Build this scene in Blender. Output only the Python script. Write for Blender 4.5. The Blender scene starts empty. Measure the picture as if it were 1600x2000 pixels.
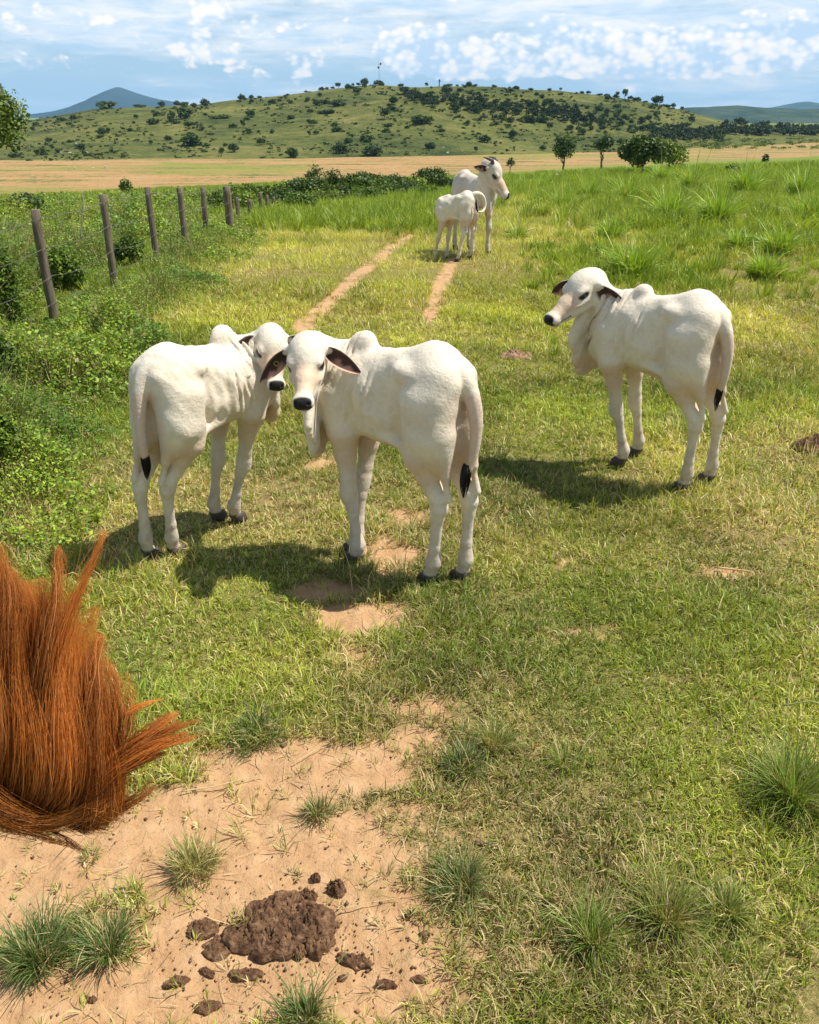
import bpy, math, random
import numpy as np
from mathutils import Vector, Matrix

# ------------------------------------------------------------------ camera, sky, sun, exposure
C = bpy.context.scene.collection
scn = bpy.context.scene
PITCH = math.radians(25.84)
CAM_H = 2.2
FPX = 1600.0
cam_data = bpy.data.cameras.new("camera")
cam_data.sensor_fit = 'VERTICAL'
cam_data.sensor_height = 24.0
cam_data.lens = 24.0 * FPX / 2000.0
cam_data.clip_start = 0.05
cam_data.clip_end = 30000
cam = bpy.data.objects.new("camera", cam_data)
cam.location = (0, 0, CAM_H)
cam.rotation_euler = (math.pi / 2 - PITCH, 0, 0)
C.objects.link(cam)
scn.camera = cam

SUN_DIR = Vector((0.52, 0.06, 0.92)).normalized()
SUN_EL = math.asin(SUN_DIR.z)
SUN_AZ = math.atan2(SUN_DIR.x, SUN_DIR.y)
sun_d = bpy.data.lights.new("sun", 'SUN')
sun_d.energy = 5.0
sun_d.angle = math.radians(0.5)
sun_d.color = (1.0, 0.94, 0.85)
sun = bpy.data.objects.new("sun", sun_d)
sun.rotation_euler = SUN_DIR.to_track_quat('Z', 'Y').to_euler()
C.objects.link(sun)

scn.view_settings.view_transform = 'Standard'
scn.view_settings.look = 'None'
scn.view_settings.exposure = 0.40
scn.view_settings.gamma = 1.0
scn.render.engine = 'CYCLES'
scn.cycles.max_bounces = 7
scn.cycles.diffuse_bounces = 3
scn.cycles.glossy_bounces = 2
scn.cycles.transmission_bounces = 3
scn.cycles.transparent_max_bounces = 6
scn.cycles.caustics_reflective = False
scn.cycles.caustics_refractive = False
scn.cycles.sample_clamp_indirect = 4.0


class NT:
    """tiny node-tree helper"""
    def __init__(s, tree):
        s.t = tree; s.n = tree.nodes; s.l = tree.links
    def new(s, typ, **kw):
        nd = s.n.new(typ)
        for k, v in kw.items():
            if k == 'ins':
                for a, b in v.items():
                    if hasattr(b, 'links') or hasattr(b, 'is_linked'):
                        s.l.new(b, nd.inputs[a])
                    else:
                        nd.inputs[a].default_value = b
            else:
                setattr(nd, k, v)
        return nd
    def math(s, op, a, b=None, c=None, clamp=False):
        nd = s.n.new('ShaderNodeMath'); nd.operation = op; nd.use_clamp = clamp
        for i, v in enumerate((a, b, c)):
            if v is None: continue
            if hasattr(v, 'is_linked'): s.l.new(v, nd.inputs[i])
            else: nd.inputs[i].default_value = v
        return nd.outputs[0]
    def mix(s, f, a, b, typ='MIX'):
        nd = s.n.new('ShaderNodeMix'); nd.data_type = 'RGBA'; nd.blend_type = typ
        for i, v in ((0, f), (6, a), (7, b)):
            if hasattr(v, 'is_linked'): s.l.new(v, nd.inputs[i])
            else:
                nd.inputs[i].default_value = v if i == 0 else (tuple(v) + (1,))[:4]
        return nd.outputs[2]
    def ramp(s, f, stops, interp='LINEAR'):
        nd = s.n.new('ShaderNodeValToRGB'); nd.color_ramp.interpolation = interp
        el = nd.color_ramp.elements
        while len(el) < len(stops): el.new(0.5)
        for e, (p, c) in zip(el, stops):
            e.position = p
            e.color = (c, c, c, 1) if isinstance(c, (int, float)) else (tuple(c) + (1,))[:4]
        s.l.new(f, nd.inputs[0])
        return nd.outputs[0]
    def noise(s, vec, scale, detail=4, rough=0.55, dist=0.0, out=0):
        nd = s.n.new('ShaderNodeTexNoise')
        nd.inputs['Scale'].default_value = scale; nd.inputs['Detail'].default_value = detail
        nd.inputs['Roughness'].default_value = rough; nd.inputs['Distortion'].default_value = dist
        if vec is not None: s.l.new(vec, nd.inputs['Vector'])
        return nd.outputs[out]
    def link(s, a, b): s.l.new(a, b)


def new_mat(name):
    m = bpy.data.materials.new(name); m.use_nodes = True
    m.node_tree.nodes.clear()
    t = NT(m.node_tree)
    out = t.new('ShaderNodeOutputMaterial')
    return m, t, out

# ---- world: Nishita sky with procedural cloud layers
world = bpy.data.worlds.new("World")
scn.world = world
world.use_nodes = True
world.node_tree.nodes.clear()
W = NT(world.node_tree)
wout = W.new('ShaderNodeOutputWorld')
sky = W.new('ShaderNodeTexSky', sky_type='NISHITA', sun_disc=False, sun_elevation=SUN_EL, sun_rotation=SUN_AZ)
sky.altitude = 300; sky.air_density = 1.0; sky.dust_density = 0.6; sky.ozone_density = 1.5
tc = W.new('ShaderNodeTexCoord')
sep = W.new('ShaderNodeSeparateXYZ', ins={0: tc.outputs['Generated']})
X_, Y_, Z_ = sep.outputs
az = W.math('ARCTAN2', X_, Y_)
el = W.math('ARCSINE', Z_)
# stretched angular coordinates for the far cloud field (clouds seen nearly edge-on)
def angvec(sx, sy, ox=0.0, oy=0.0):
    cmb = W.new('ShaderNodeCombineXYZ')
    W.link(W.math('MULTIPLY_ADD', az, sx, ox), cmb.inputs[0])
    W.link(W.math('MULTIPLY_ADD', el, sy, oy), cmb.inputs[1])
    return cmb.outputs[0]
def smooth_band(v, a, b, c, d):
    m1 = W.new('ShaderNodeMapRange', interpolation_type='SMOOTHSTEP', ins={0: v, 1: a, 2: b}).outputs[0]
    m2 = W.new('ShaderNodeMapRange', interpolation_type='SMOOTHSTEP', ins={0: v, 1: c, 2: d, 3: 1.0, 4: 0.0}).outputs[0]
    return W.math('MULTIPLY', m1, m2)
def sm(v, a, b, c=0.0, d=1.0):
    return W.new('ShaderNodeMapRange', interpolation_type='SMOOTHSTEP', ins={0: v, 1: a, 2: b, 3: c, 4: d}).outputs[0]

# cumulus heaps: billowy noise over a coarse cover map; densest in a belt low over the hill to the right
nbig = W.noise(angvec(9.0, 22.0, 3.3, 0.9), 1.0, 3, 0.5, 0.2)
nfin = W.noise(angvec(34.0, 52.0, 1.2, 4.4), 1.0, 8, 0.62, 0.25)
vor = W.new('ShaderNodeTexVoronoi', feature='SMOOTH_F1', ins={'Vector': angvec(46, 70, 1.0, 0.3), 'Scale': 1.0, 'Smoothness': 0.5}).outputs['Distance']
vor2 = W.new('ShaderNodeTexVoronoi', feature='SMOOTH_F1', ins={'Vector': angvec(120, 170, 4.0, 2.0), 'Scale': 1.0, 'Smoothness': 0.5}).outputs['Distance']
belt = smooth_band(el, 0.028, 0.042, 0.070, 0.100)
azr = sm(az, -0.06, 0.02)
left = W.math('MULTIPLY', smooth_band(el, 0.028, 0.045, 0.085, 0.115), sm(az, 0.02, -0.08))
cov = W.math('ADD', W.math('MULTIPLY', W.math('MULTIPLY', belt, azr), 0.245), W.math('MULTIPLY', left, 0.095))
dens = W.math('ADD', W.math('MULTIPLY', nbig, 0.62), W.math('MULTIPLY', nfin, 0.42))
dens = W.math('ADD', dens, cov)
dens = W.math('ADD', dens, W.math('MULTIPLY', W.math('SUBTRACT', 0.45, vor), 0.16))
dens = W.math('ADD', dens, W.math('MULTIPLY', W.math('SUBTRACT', 0.40, vor2), 0.06))
cum = sm(dens, 0.605, 0.695)
shade = W.math('ADD', W.math('MULTIPLY', W.math('SUBTRACT', 0.5, vor), 0.9), W.math('ADD', W.math('MULTIPLY', W.math('SUBTRACT', 0.45, vor2), 0.8), W.math('MULTIPLY', W.math('SUBTRACT', nfin, 0.5), 1.6)))
cumcol = W.ramp(W.math('ADD', shade, 0.42), [(0.10, (0.52, 0.68, 0.86)), (0.36, (0.74, 0.82, 0.91)), (0.58, (0.95, 0.93, 0.90)), (0.85, (1.06, 0.99, 0.90))])
# thin stratus veil, streaked along the horizon, thicker to the upper left
n2 = W.noise(angvec(4.5, 40.0, 7.0, 2.0), 1.0, 7, 0.62, 0.25)
nw = W.noise(angvec(22.0, 60.0, 2.0, 8.0), 1.0, 6, 0.6, 0.5)
up = sm(el, 0.02, 0.11)
st = W.math('ADD', W.math('MULTIPLY', n2, 0.75), W.math('ADD', W.math('MULTIPLY', nw, 0.25), W.math('MULTIPLY', up, 0.17)))
strat = sm(st, 0.44, 0.66, 0.0, 0.88)
n3 = W.noise(angvec(13.0, 70.0, 1.0, 5.0), 1.0, 7, 0.62, 0.4)
stcol = W.ramp(n3, [(0.33, (0.50, 0.68, 0.87)), (0.48, (0.70, 0.80, 0.90)), (0.60, (0.88, 0.90, 0.91)), (0.70, (0.99, 0.96, 0.91))])
SKY_K = 0.075
skyc = W.mix(1.0, sky.outputs[0], (SKY_K, SKY_K, SKY_K), 'MULTIPLY')
blue = W.mix(W.new('ShaderNodeMapRange', ins={0: el, 1: 0.0, 2: 0.2, 3: 0.85, 4: 0.15}).outputs[0], skyc, (0.42, 0.66, 0.89))
low = W.new('ShaderNodeMapRange', interpolation_type='SMOOTHSTEP', ins={0: el, 1: 0.16, 2: 0.45, 3: 1.0, 4: 0.12}).outputs[0]
c1 = W.mix(W.math('MULTIPLY', strat, low), blue, stcol)
c2 = W.mix(W.math('MULTIPLY', cum, W.math('MULTIPLY', low, 0.95)), c1, cumcol)
bg = W.new('ShaderNodeBackground', ins={0: c2, 1: 0.92})
W.link(bg.outputs[0], wout.inputs[0])
# ------------------------------------------------------------------ ground shape
rng = np.random.default_rng(7)

def vnoise(x, y, seed=0):
    """smooth value noise, vectorised"""
    x = np.asarray(x, float); y = np.asarray(y, float)
    xi = np.floor(x).astype(np.int64); yi = np.floor(y).astype(np.int64)
    fx = x - xi; fy = y - yi
    fx = fx * fx * (3 - 2 * fx); fy = fy * fy * (3 - 2 * fy)
    def h(a, b):
        n = (a * 374761393 + b * 668265263 + seed * 982451653) & 0x7fffffff
        n = ((n ^ (n >> 13)) * 1274126177) & 0x7fffffff
        n = (n ^ (n >> 16)) & 0xffff
        return n / 65535.0
    return (h(xi, yi) * (1 - fx) + h(xi + 1, yi) * fx) * (1 - fy) + (h(xi, yi + 1) * (1 - fx) + h(xi + 1, yi + 1) * fx) * fy

def fbm(x, y, seed=0, oct=4, gain=0.5):
    a = 1.0; s = 0; t = 0
    for i in range(oct):
        s = s + a * vnoise(x * 2 ** i + 17.3 * i, y * 2 ** i - 9.1 * i, seed + i); t += a; a *= gain
    return s / t

def sstep(a, b, x):
    t = np.clip((x - a) / (b - a), 0, 1); return t * t * (3 - 2 * t)

def pix_slope(px, py):
    """horizontal (X/Y) and vertical (Z/Y) slope of the sight line through photo pixel px,py"""
    up = 1000.0 - np.asarray(py, float)
    dY = FPX * math.cos(PITCH) + up * math.sin(PITCH)
    dZ = -FPX * math.sin(PITCH) + up * math.cos(PITCH)
    return (np.asarray(px, float) - 800.0) / dY, dZ / dY

FLOOR = -16.0
def ground_z(X, Y):
    X = np.asarray(X, float); Y = np.asarray(Y, float)
    t = np.clip(X / np.maximum(Y, 4.0), -0.6, 0.6)
    s = 0.058 - 0.045 * t
    u = np.maximum(0, Y - 14.0)
    z = -s * u * u / (u + 2.0)
    m = np.clip((z - FLOOR) / 3.0, -1, 1)
    z = np.where(z > FLOOR + 3, z, np.where(z < FLOOR - 3, FLOOR, FLOOR + 3.0 * (m + 1) ** 2 / 4))
    und = (fbm(X * 0.45, Y * 0.45, 3, 3) - 0.5) * 0.10 + (fbm(X * 2.3, Y * 2.3, 5, 2) - 0.5) * 0.03
    fade = 1 - sstep(25, 60, Y)
    far = (fbm(X * 0.05, Y * 0.05, 9, 3) - 0.5) * 0.9 * sstep(30, 80, Y) * (1 - sstep(-10, -15, z))
    # the lift towards the tall grass on the right and the lower verge on the left
    R = np.hypot(X, Y)
    near = (1 - sstep(8, 14, R)) * (R > 0.6) * ((fbm(X * 9, Y * 9, 41, 4) - 0.5) * 0.030 + (fbm(X * 30, Y * 30, 42, 2) - 0.5) * 0.010)
    return z + und * fade * sstep(1.2, 3.0, Y) + far + near

def at(px, py, Y=None, z=None):
    """world point seen at photo pixel px,py: on the ground, or at forward distance Y, or at height z"""
    h, v = pix_slope(px, py); h = float(h); v = float(v)
    if Y is not None: return Vector((h * Y, Y, CAM_H + v * Y))
    if z is not None:
        Y = (z - CAM_H) / v; return Vector((h * Y, Y, z))
    Y = 0.8
    while Y < 900:
        if CAM_H + v * Y <= float(ground_z(h * Y, Y)): break
        Y *= 1.004
    return Vector((h * Y, Y, float(ground_z(h * Y, Y))))

def proj(p):
    x, y, z = p; z -= CAM_H
    d = y * math.cos(PITCH) - z * math.sin(PITCH); u = y * math.sin(PITCH) + z * math.cos(PITCH)
    return 800 + FPX * x / d, 1000 - FPX * u / d

# ------------------------------------------------------------------ mesh helpers
def tag(o, label=None, cat=None, group=None, kind=None):
    if label: o['label'] = label
    if cat: o['category'] = cat
    if group: o['group'] = group
    if kind: o['kind'] = kind
    return o

def mesh_np(name, V, faces, cols=None, smooth=False):
    """faces: list of int arrays (n,k)"""
    me = bpy.data.meshes.new(name)
    V = np.ascontiguousarray(V, np.float32)
    me.vertices.add(len(V)); me.vertices.foreach_set('co', V.ravel())
    faces = [np.asarray(f, np.int32) for f in faces if len(f)]
    nl = sum(f.size for f in faces); nf = sum(len(f) for f in faces)
    me.loops.add(nl); me.polygons.add(nf)
    me.loops.foreach_set('vertex_index', np.concatenate([f.ravel() for f in faces]))
    tot = np.concatenate([np.full(len(f), f.shape[1], np.int32) for f in faces])
    st = np.zeros(nf, np.int32); st[1:] = np.cumsum(tot)[:-1]
    me.polygons.foreach_set('loop_start', st)
    me.polygons.foreach_set('loop_total', tot)
    if smooth: me.polygons.foreach_set('use_smooth', np.ones(nf, bool))
    if cols is not None:
        for cn, cv in cols.items():
            a = me.color_attributes.new(cn, 'FLOAT_COLOR', 'POINT')
            cv = np.asarray(cv, np.float32)
            if cv.shape[1] == 3: cv = np.hstack([cv, np.ones((len(cv), 1), np.float32)])
            a.data.foreach_set('color', np.ascontiguousarray(cv).ravel())
    me.update(calc_edges=True)
    return me

def obj(name, me, mat=None, parent=None, loc=None):
    o = bpy.data.objects.new(name, me); C.objects.link(o)
    if mat is not None and me is not None:
        if len(me.materials) == 0: me.materials.append(mat)
    if parent is not None: o.parent = parent
    if loc is not None: o.location = loc
    return o

def empty(name, loc=(0, 0, 0), rz=0.0):
    o = bpy.data.objects.new(name, None); C.objects.link(o)
    o.location = loc; o.rotation_euler = (0, 0, rz); o.empty_display_size = 0.2
    return o

def tube_np(pts, rad, sides=8, cap=True):
    """verts, quads of a tube along pts"""
    P = np.asarray(pts, float); n = len(P); rad = np.broadcast_to(np.asarray(rad, float), (n,))
    T = np.gradient(P, axis=0); T /= np.linalg.norm(T, axis=1)[:, None] + 1e-9
    ref = np.array([0, 0, 1.0]) if abs(T[0][2]) < 0.9 else np.array([1.0, 0, 0])
    a = np.linspace(0, 2 * math.pi, sides, endpoint=False)
    V = []
    for i in range(n):
        s = np.cross(T[i], ref); s /= np.linalg.norm(s) + 1e-9
        b = np.cross(s, T[i])
        ref = b
        V.append(P[i] + rad[i] * (np.cos(a)[:, None] * s + np.sin(a)[:, None] * b))
    V = np.concatenate(V)
    Q = []
    for i in range(n - 1):
        for j in range(sides):
            k = (j + 1) % sides
            Q.append((i * sides + j, i * sides + k, (i + 1) * sides + k, (i + 1) * sides + j))
    T3 = []
    if cap:
        V = np.vstack([V, P[0], P[-1]]); c0 = n * sides
        for j in range(sides):
            k = (j + 1) % sides
            T3.append((k, j, c0)); T3.append(((n - 1) * sides + j, (n - 1) * sides + k, c0 + 1))
    return V, np.array(Q, np.int32), np.array(T3, np.int32).reshape(-1, 3)

def join_np(parts):
    """parts: list of (V, quads, tris[, col]) -> merged"""
    V = []; Q = []; T = []; Cc = []; o = 0
    for p in parts:
        V.append(p[0])
        if len(p[1]): Q.append(np.asarray(p[1]) + o)
        if len(p[2]): T.append(np.asarray(p[2]) + o)
        if len(p) > 3: Cc.append(p[3])
        o += len(p[0])
    Q = np.concatenate(Q) if Q else np.zeros((0, 4), int); T = np.concatenate(T) if T else np.zeros((0, 3), int)
    return np.concatenate(V), Q, T, (np.concatenate(Cc) if Cc else None)
# ------------------------------------------------------------------ layout masks, fixed to the ground
def proj_ground(X, Y):
    z = ground_z(X, Y) - CAM_H
    d = Y * math.cos(PITCH) - z * math.sin(PITCH); u = Y * math.sin(PITCH) + z * math.cos(PITCH)
    d = np.maximum(d, 0.05)
    return 800 + FPX * X / d, 1000 - FPX * u / d

BARE = [(430, 1640, 470, 150, 1.2), (640, 1500, 250, 75, 1.2), (560, 1860, 400, 190, 1.2), (790, 1440, 120, 42, .9), (40, 1700, 260, 150, 1.1), (200, 1960, 560, 110, 1.1),
        (980, 1865, 140, 50, .9), (775, 1085, 74, 50, 1.1), (712, 1205, 100, 42, 1.15), (640, 1155, 110, 30, .95), (690, 1290, 70, 50, .85), (820, 1390, 130, 40, .85), (500, 975, 60, 20, .6), (800, 1010, 60, 26, .7), (560, 1500, 260, 60, 1.2), (700, 1290, 70, 22, .35),
        (1430, 1118, 70, 14, .75), (1150, 1240, 80, 22, .6), (950, 1330, 90, 26, .6), (1320, 1330, 80, 20, .55), (640, 905, 50, 18, .7), (1100, 1100, 110, 30, .45), (1090, 1445, 80, 26, .5), (1230, 1460, 60, 18, .45),
        (1380, 780, 50, 12, .5), (1520, 685, 70, 8, .5), (850, 1780, 90, 40, .8), (1190, 1560, 120, 26, .4), (1010, 1640, 90, 40, .55), (905, 905, 60, 20, .3), (1230, 548, 60, 8, .6)]
TRACKS = [[(812, 455, 4), (770, 482, 7), (735, 508, 8), (700, 540, 9), (660, 575, 10), (622, 612, 12), (588, 640, 11)],
          [(884, 512, 8), (868, 545, 12), (852, 580, 13), (842, 610, 12), (836, 625, 7)]]
def masks(X, Y):
    px, py = proj_ground(X, Y)
    s = np.zeros_like(px)
    for (cx, cy, rx, ry, w) in BARE:
        d = np.sqrt(((px - cx) / rx) ** 2 + ((py - cy) / ry) ** 2)
        s = np.maximum(s, w * np.clip(1.45 - d, 0, 1))
    for tr in TRACKS:
        for (x0, y0, w0), (x1, y1, w1) in zip(tr[:-1], tr[1:]):
            dx, dy = x1 - x0, (y1 - y0); t = np.clip(((px - x0) * dx + (py - y0) * dy) / (dx * dx + dy * dy), 0, 1)
            d = np.hypot(px - x0 - t * dx, (py - y0 - t * dy) * 1.0) / (w0 + (w1 - w0) * t)
            s = np.maximum(s, 0.95 * np.clip(1.9 - d, 0, 1))
    n = fbm(X * 3.1, Y * 3.1, 21, 4); n2 = fbm(X * 14, Y * 14, 22, 3)
    scale = np.clip(Y / 6, 0.6, 1.2)
    n3 = fbm(X * 45, Y * 45, 23, 2)
    soil = np.clip((s + (n - 0.5) * 1.1 + (n2 - 0.5) * 0.75 + (n3 - 0.5) * 0.5 - 0.47) * 2.4, 0, 1) * (s > 0.02)
    dryn = fbm(X * 0.9 + 5, Y * 0.9, 31, 3)
    dry = 0.52 + (dryn - 0.5) * 2.0 + 0.5 * np.clip(s, 0, 1)
    dry += 0.22 * np.exp(-((px - 1150) / 330) ** 2 - ((py - 1080) / 130) ** 2) + 0.22 * np.exp(-((px - 1150) / 300) ** 2 - ((py - 1600) / 220) ** 2)
    dry += 0.25 * np.exp(-((px - 560) / 160) ** 2 - ((py - 950) / 60) ** 2)
    dry = np.clip(dry, 0, 1)
    lush = sstep(-2.0, -3.2, X + 0.05 * (Y - 4)) * sstep(2.5, 4, Y)
    lush = np.maximum(lush, 0.8 * sstep(17, 24, Y) * sstep(0.12, 0.22, X / np.maximum(Y, 1)))
    return soil, dry, lush

# ------------------------------------------------------------------ materials for ground and leaves
def ground_material():
    m, t, out = new_mat("pasture_soil")
    co = t.new('ShaderNodeTexCoord').outputs['Object']
    at_ = t.new('ShaderNodeAttribute', attribute_name='Mask')
    sp = t.new('ShaderNodeSeparateColor', ins={0: at_.outputs['Color']})
    soil, dry, gold = sp.outputs
    nA = t.noise(co, 1.7, 6, 0.6); nB = t.noise(co, 11, 6, 0.65); nC = t.noise(co, 70, 5, 0.7); nD = t.noise(co, 300, 3, 0.6)
    sc = t.ramp(nB, [(0.28, (0.42, 0.245, 0.12)), (0.5, (0.51, 0.315, 0.160)), (0.72, (0.60, 0.40, 0.225))])
    sc = t.mix(t.math('MULTIPLY', nA, 0.35), sc, (0.44, 0.25, 0.13))
    grit = t.ramp(nC, [(0.30, (0.55, 0.50, 0.45)), (0.46, (1, 1, 1)), (0.62, (1, 1, 1)), (0.78, (1.18, 1.15, 1.1))])
    sc = t.mix(0.8, sc, grit, 'MULTIPLY')
    lit = t.ramp(nC, [(0.3, (0.13, 0.095, 0.040)), (0.5, (0.30, 0.22, 0.095)), (0.7, (0.48, 0.36, 0.17))])
    grn = t.ramp(nB, [(0.3, (0.09, 0.12, 0.022)), (0.7, (0.19, 0.21, 0.045))])
    thatch = t.mix(t.math('MULTIPLY_ADD', dry, 0.45, 0.30), grn, lit)
    thatch = t.mix(0.85, thatch, t.ramp(nD, [(0.34, (0.25, 0.24, 0.2)), (0.5, (0.9, 0.9, 0.85)), (0.66, (1.5, 1.45, 1.3))]), 'MULTIPLY')
    # far pasture seen as colour only
    nE = t.noise(co, 0.35, 5, 0.65); nF = t.noise(co, 2.2, 5, 0.7)
    far = t.ramp(nF, [(0.25, (0.07, 0.11, 0.018)), (0.5, (0.165, 0.215, 0.032)), (0.75, (0.27, 0.29, 0.055))])
    farm = t.new('ShaderNodeMapRange', interpolation_type='SMOOTHSTEP', ins={0: at_.outputs['Alpha'], 1: 0.0, 2: 1.0}).outputs[0]
    base = t.mix(farm, thatch, far)
    gs = t.new('ShaderNodeVectorMath', operation='MULTIPLY', ins={0: co, 1: (0.03, 0.10, 0.05)})
    nG = t.noise(gs.outputs[0], 1.0, 6, 0.65); nH = t.noise(co, 0.6, 5, 0.7)
    gcol = t.ramp(t.math('MULTIPLY_ADD', nH, 0.5, t.math('MULTIPLY', nG, 0.5)), [(0.41, (0.08, 0.11, 0.03)), (0.45, (0.20, 0.17, 0.06)), (0.49, (0.40, 0.25, 0.100)), (0.53, (0.30, 0.17, 0.072)), (0.57, (0.48, 0.30, 0.14)), (0.62, (0.20, 0.18, 0.07))])
    base = t.mix(gold, base, gcol)
    c = t.mix(soil, base, sc)
    hgt = t.math('ADD', t.math('MULTIPLY', nB, 1.0), t.math('ADD', t.math('MULTIPLY', nC, 0.55), t.math('MULTIPLY', nD, 0.18)))
    b = t.new('ShaderNodeBump', ins={'Strength': 0.7, 'Distance': 0.022, 'Height': hgt})
    p = t.new('ShaderNodeBsdfPrincipled', ins={'Base Color': c, 'Roughness': 0.95, 'Normal': b.outputs[0]})
    p.inputs['Specular IOR Level'].default_value = 0.1
    t.link(p.outputs[0], out.inputs[0]); return m

def leaf_material(name, trans=0.30, rough=0.5, spec=0.35, gain=1.0):
    m, t, out = new_mat(name)
    col = t.new('ShaderNodeAttribute', attribute_name='Col').outputs['Color']
    if gain != 1.0: col = t.mix(1.0, col, (gain, gain, gain), 'MULTIPLY')
    p = t.new('ShaderNodeBsdfPrincipled', ins={'Base Color': col, 'Roughness': rough})
    p.inputs['Specular IOR Level'].default_value = spec
    tr = t.new('ShaderNodeBsdfTranslucent', ins={'Color': t.mix(1.0, col, (1.25, 1.15, 0.55), 'MULTIPLY')})
    mx = t.new('ShaderNodeMixShader', ins={0: trans, 1: p.outputs[0], 2: tr.outputs[0]})
    t.link(mx.outputs[0], out.inputs[0]); return m

MAT_GROUND = ground_material()
MAT_GRASS = leaf_material("grass_blades", 0.30, 0.45, 0.35)
MAT_LEAF = leaf_material("leaves", 0.25, 0.5, 0.3)
MAT_STRAW = leaf_material("dry_straw", 0.10, 0.6, 0.3)

# ------------------------------------------------------------------ ground sheet
def build_ground():
    azs = np.concatenate([np.radians(np.arange(-180, -44, 4.0)), np.radians(np.arange(-44, 44, 0.22)), np.radians(np.arange(44, 180, 4.0))])
    rs = [0.25]
    while rs[-1] < 16: rs.append(rs[-1] * 1.0085)
    while rs[-1] < 14000: rs.append(rs[-1] * 1.03)
    rs = np.array(rs)
    R, A = np.meshgrid(rs, azs, indexing='ij')
    X = R * np.sin(A); Y = R * np.cos(A)
    Z = ground_z(X, Y)
    soil, dry, lush = masks(X, Y)
    near = (1 - sstep(8, 14, R)) * (R > 0.6)
    Z = Z + near * (-0.012 * soil)
    px, py = proj_ground(X, Y)
    gold = sstep(-13.2, -15.0, Z + (fbm(X * 0.02, Y * 0.05, 51, 4) - 0.5) * 3.0) * (Y > 60)
    # green strips that cross the dry field
    gold *= 1 - 0.85 * np.exp(-((py - 322 - 3 * np.sin(px / 60)) / 3.0) ** 2) * sstep(290, 330, px) * sstep(520, 470, px)
    gold *= 1 - 0.50 * sstep(0.56, 0.66, fbm(X * 0.016, Y * 0.035, 52, 5))
    gold *= 1 - sstep(900, 1200, R)
    far = sstep(20, 45, R)
    nA, nR = len(azs), len(rs)
    ii, jj = np.meshgrid(np.arange(nR - 1), np.arange(nA), indexing='ij'); j2 = (jj + 1) % nA
    Q = np.stack([ii * nA + jj, (ii + 1) * nA + jj, (ii + 1) * nA + j2, ii * nA + j2], -1).reshape(-1, 4)
    V = np.stack([X, Y, Z], -1).reshape(-1, 3)
    V = np.vstack([V, [0, 0, float(Z[0].mean())]])
    T = np.array([(nR * nA, j, (j + 1) % nA) for j in range(nA)])
    col = np.stack([soil, dry, gold, far], -1).reshape(-1, 4); col = np.vstack([col, [0, .3, 0, 0]])
    Q = Q[:, ::-1]; T = T[:, ::-1]
    return tag(obj('ground', mesh_np('ground', V, [Q, T], {'Mask': col}, True), MAT_GROUND), kind='structure')
build_ground()

# ------------------------------------------------------------------ grass blades
def lerpc(a, b, t): return a * (1 - t[:, None]) + b * t[:, None]
G1 = np.array([0.175, 0.250, 0.034]); G2 = np.array([0.50, 0.52, 0.075]); G3 = np.array([0.085, 0.175, 0.024]); STRAW = np.array([0.64, 0.50, 0.26]); BROWN = np.array([0.20, 0.13, 0.06])

def blades_mesh(name, X, Y, Z, dirx, diry, L, Wd, lean, col, seg3=True):
    """each blade: base at X,Y,Z, leaning along dir by 'lean' (0 upright .. 1 flat)"""
    n = len(X)
    f = np.stack([dirx, diry, np.zeros(n)], 1)
    ang = rng.uniform(0, np.pi, n)
    sd = np.stack([-diry, dirx, np.zeros(n)], 1) * np.cos(ang)[:, None] + np.stack([dirx, diry, np.zeros(n)], 1) * np.sin(ang)[:, None] * 0.6
    sd /= np.linalg.norm(sd, axis=1)[:, None] + 1e-6
    up = np.array([0, 0, 1.0])
    B = np.stack([X, Y, Z], 1)
    l1 = lean * 0.6; l2 = np.minimum(lean * 1.35, 1.25)
    m = B + (f * np.sin(l1 * 1.5)[:, None] + up * np.cos(l1 * 1.5)[:, None]) * (L * 0.5)[:, None]
    tip = m + (f * np.sin(l2 * 1.5)[:, None] + up * np.cos(l2 * 1.5)[:, None]) * (L * 0.5)[:, None]
    w = (Wd * 0.5)[:, None]
    if seg3:
        V = np.stack([B - sd * w * .8, B + sd * w * .8, m + sd * w, m - sd * w, tip], 1).reshape(-1, 3)
        i = np.arange(n)[:, None] * 5
        Q = i + np.array([[0, 1, 2, 3]]); T = i + np.array([[3, 2, 4]])
        c = np.repeat(col, 5, 0)
        k = np.tile([0.75, 0.75, 1.0, 1.0, 1.15], n)[:, None]
        # tips dry out a little
    else:
        V = np.stack([B - sd * w, B + sd * w, tip], 1).reshape(-1, 3)
        i = np.arange(n)[:, None] * 3; Q = np.zeros((0, 4), int); T = i + np.array([[0, 1, 2]])
        c = np.repeat(col, 3, 0); k = 1.0
    return V, Q, T, np.clip(c, 0, 0.9)

def grass_colors(X, Y, dry, lush, n):
    patch = fbm(X * 1.7, Y * 1.7, 61, 3); u = rng.random(n)
    far = sstep(5, 11, Y)
    c = lerpc(np.tile(G1, (n, 1)), G2, np.clip(patch * 1.1 - 0.25 + 0.55 * far + rng.normal(0, 0.22, n), 0, 1))
    c = lerpc(c, G3, np.clip(lush * 0.75 * rng.random(n) + 0.25 * (rng.random(n) < 0.3) * (1 - far), 0, 1))
    st = (rng.random(n) < dry * (0.62 - 0.22 * far)).astype(float)
    c = lerpc(c, STRAW, st * rng.uniform(0.55, 1.0, n))
    br = (rng.random(n) < 0.05).astype(float); c = lerpc(c, BROWN, br)
    val = 0.86 + 0.42 * sstep(0.28, 0.72, fbm(X * 0.8 + 3, Y * 0.8, 63, 4)) * 1.0 + 0.35 * (fbm(X * 5, Y * 5, 64, 2) - .5)
    return c * (rng.uniform(0.72, 1.28, n) * val)[:, None]

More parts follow.
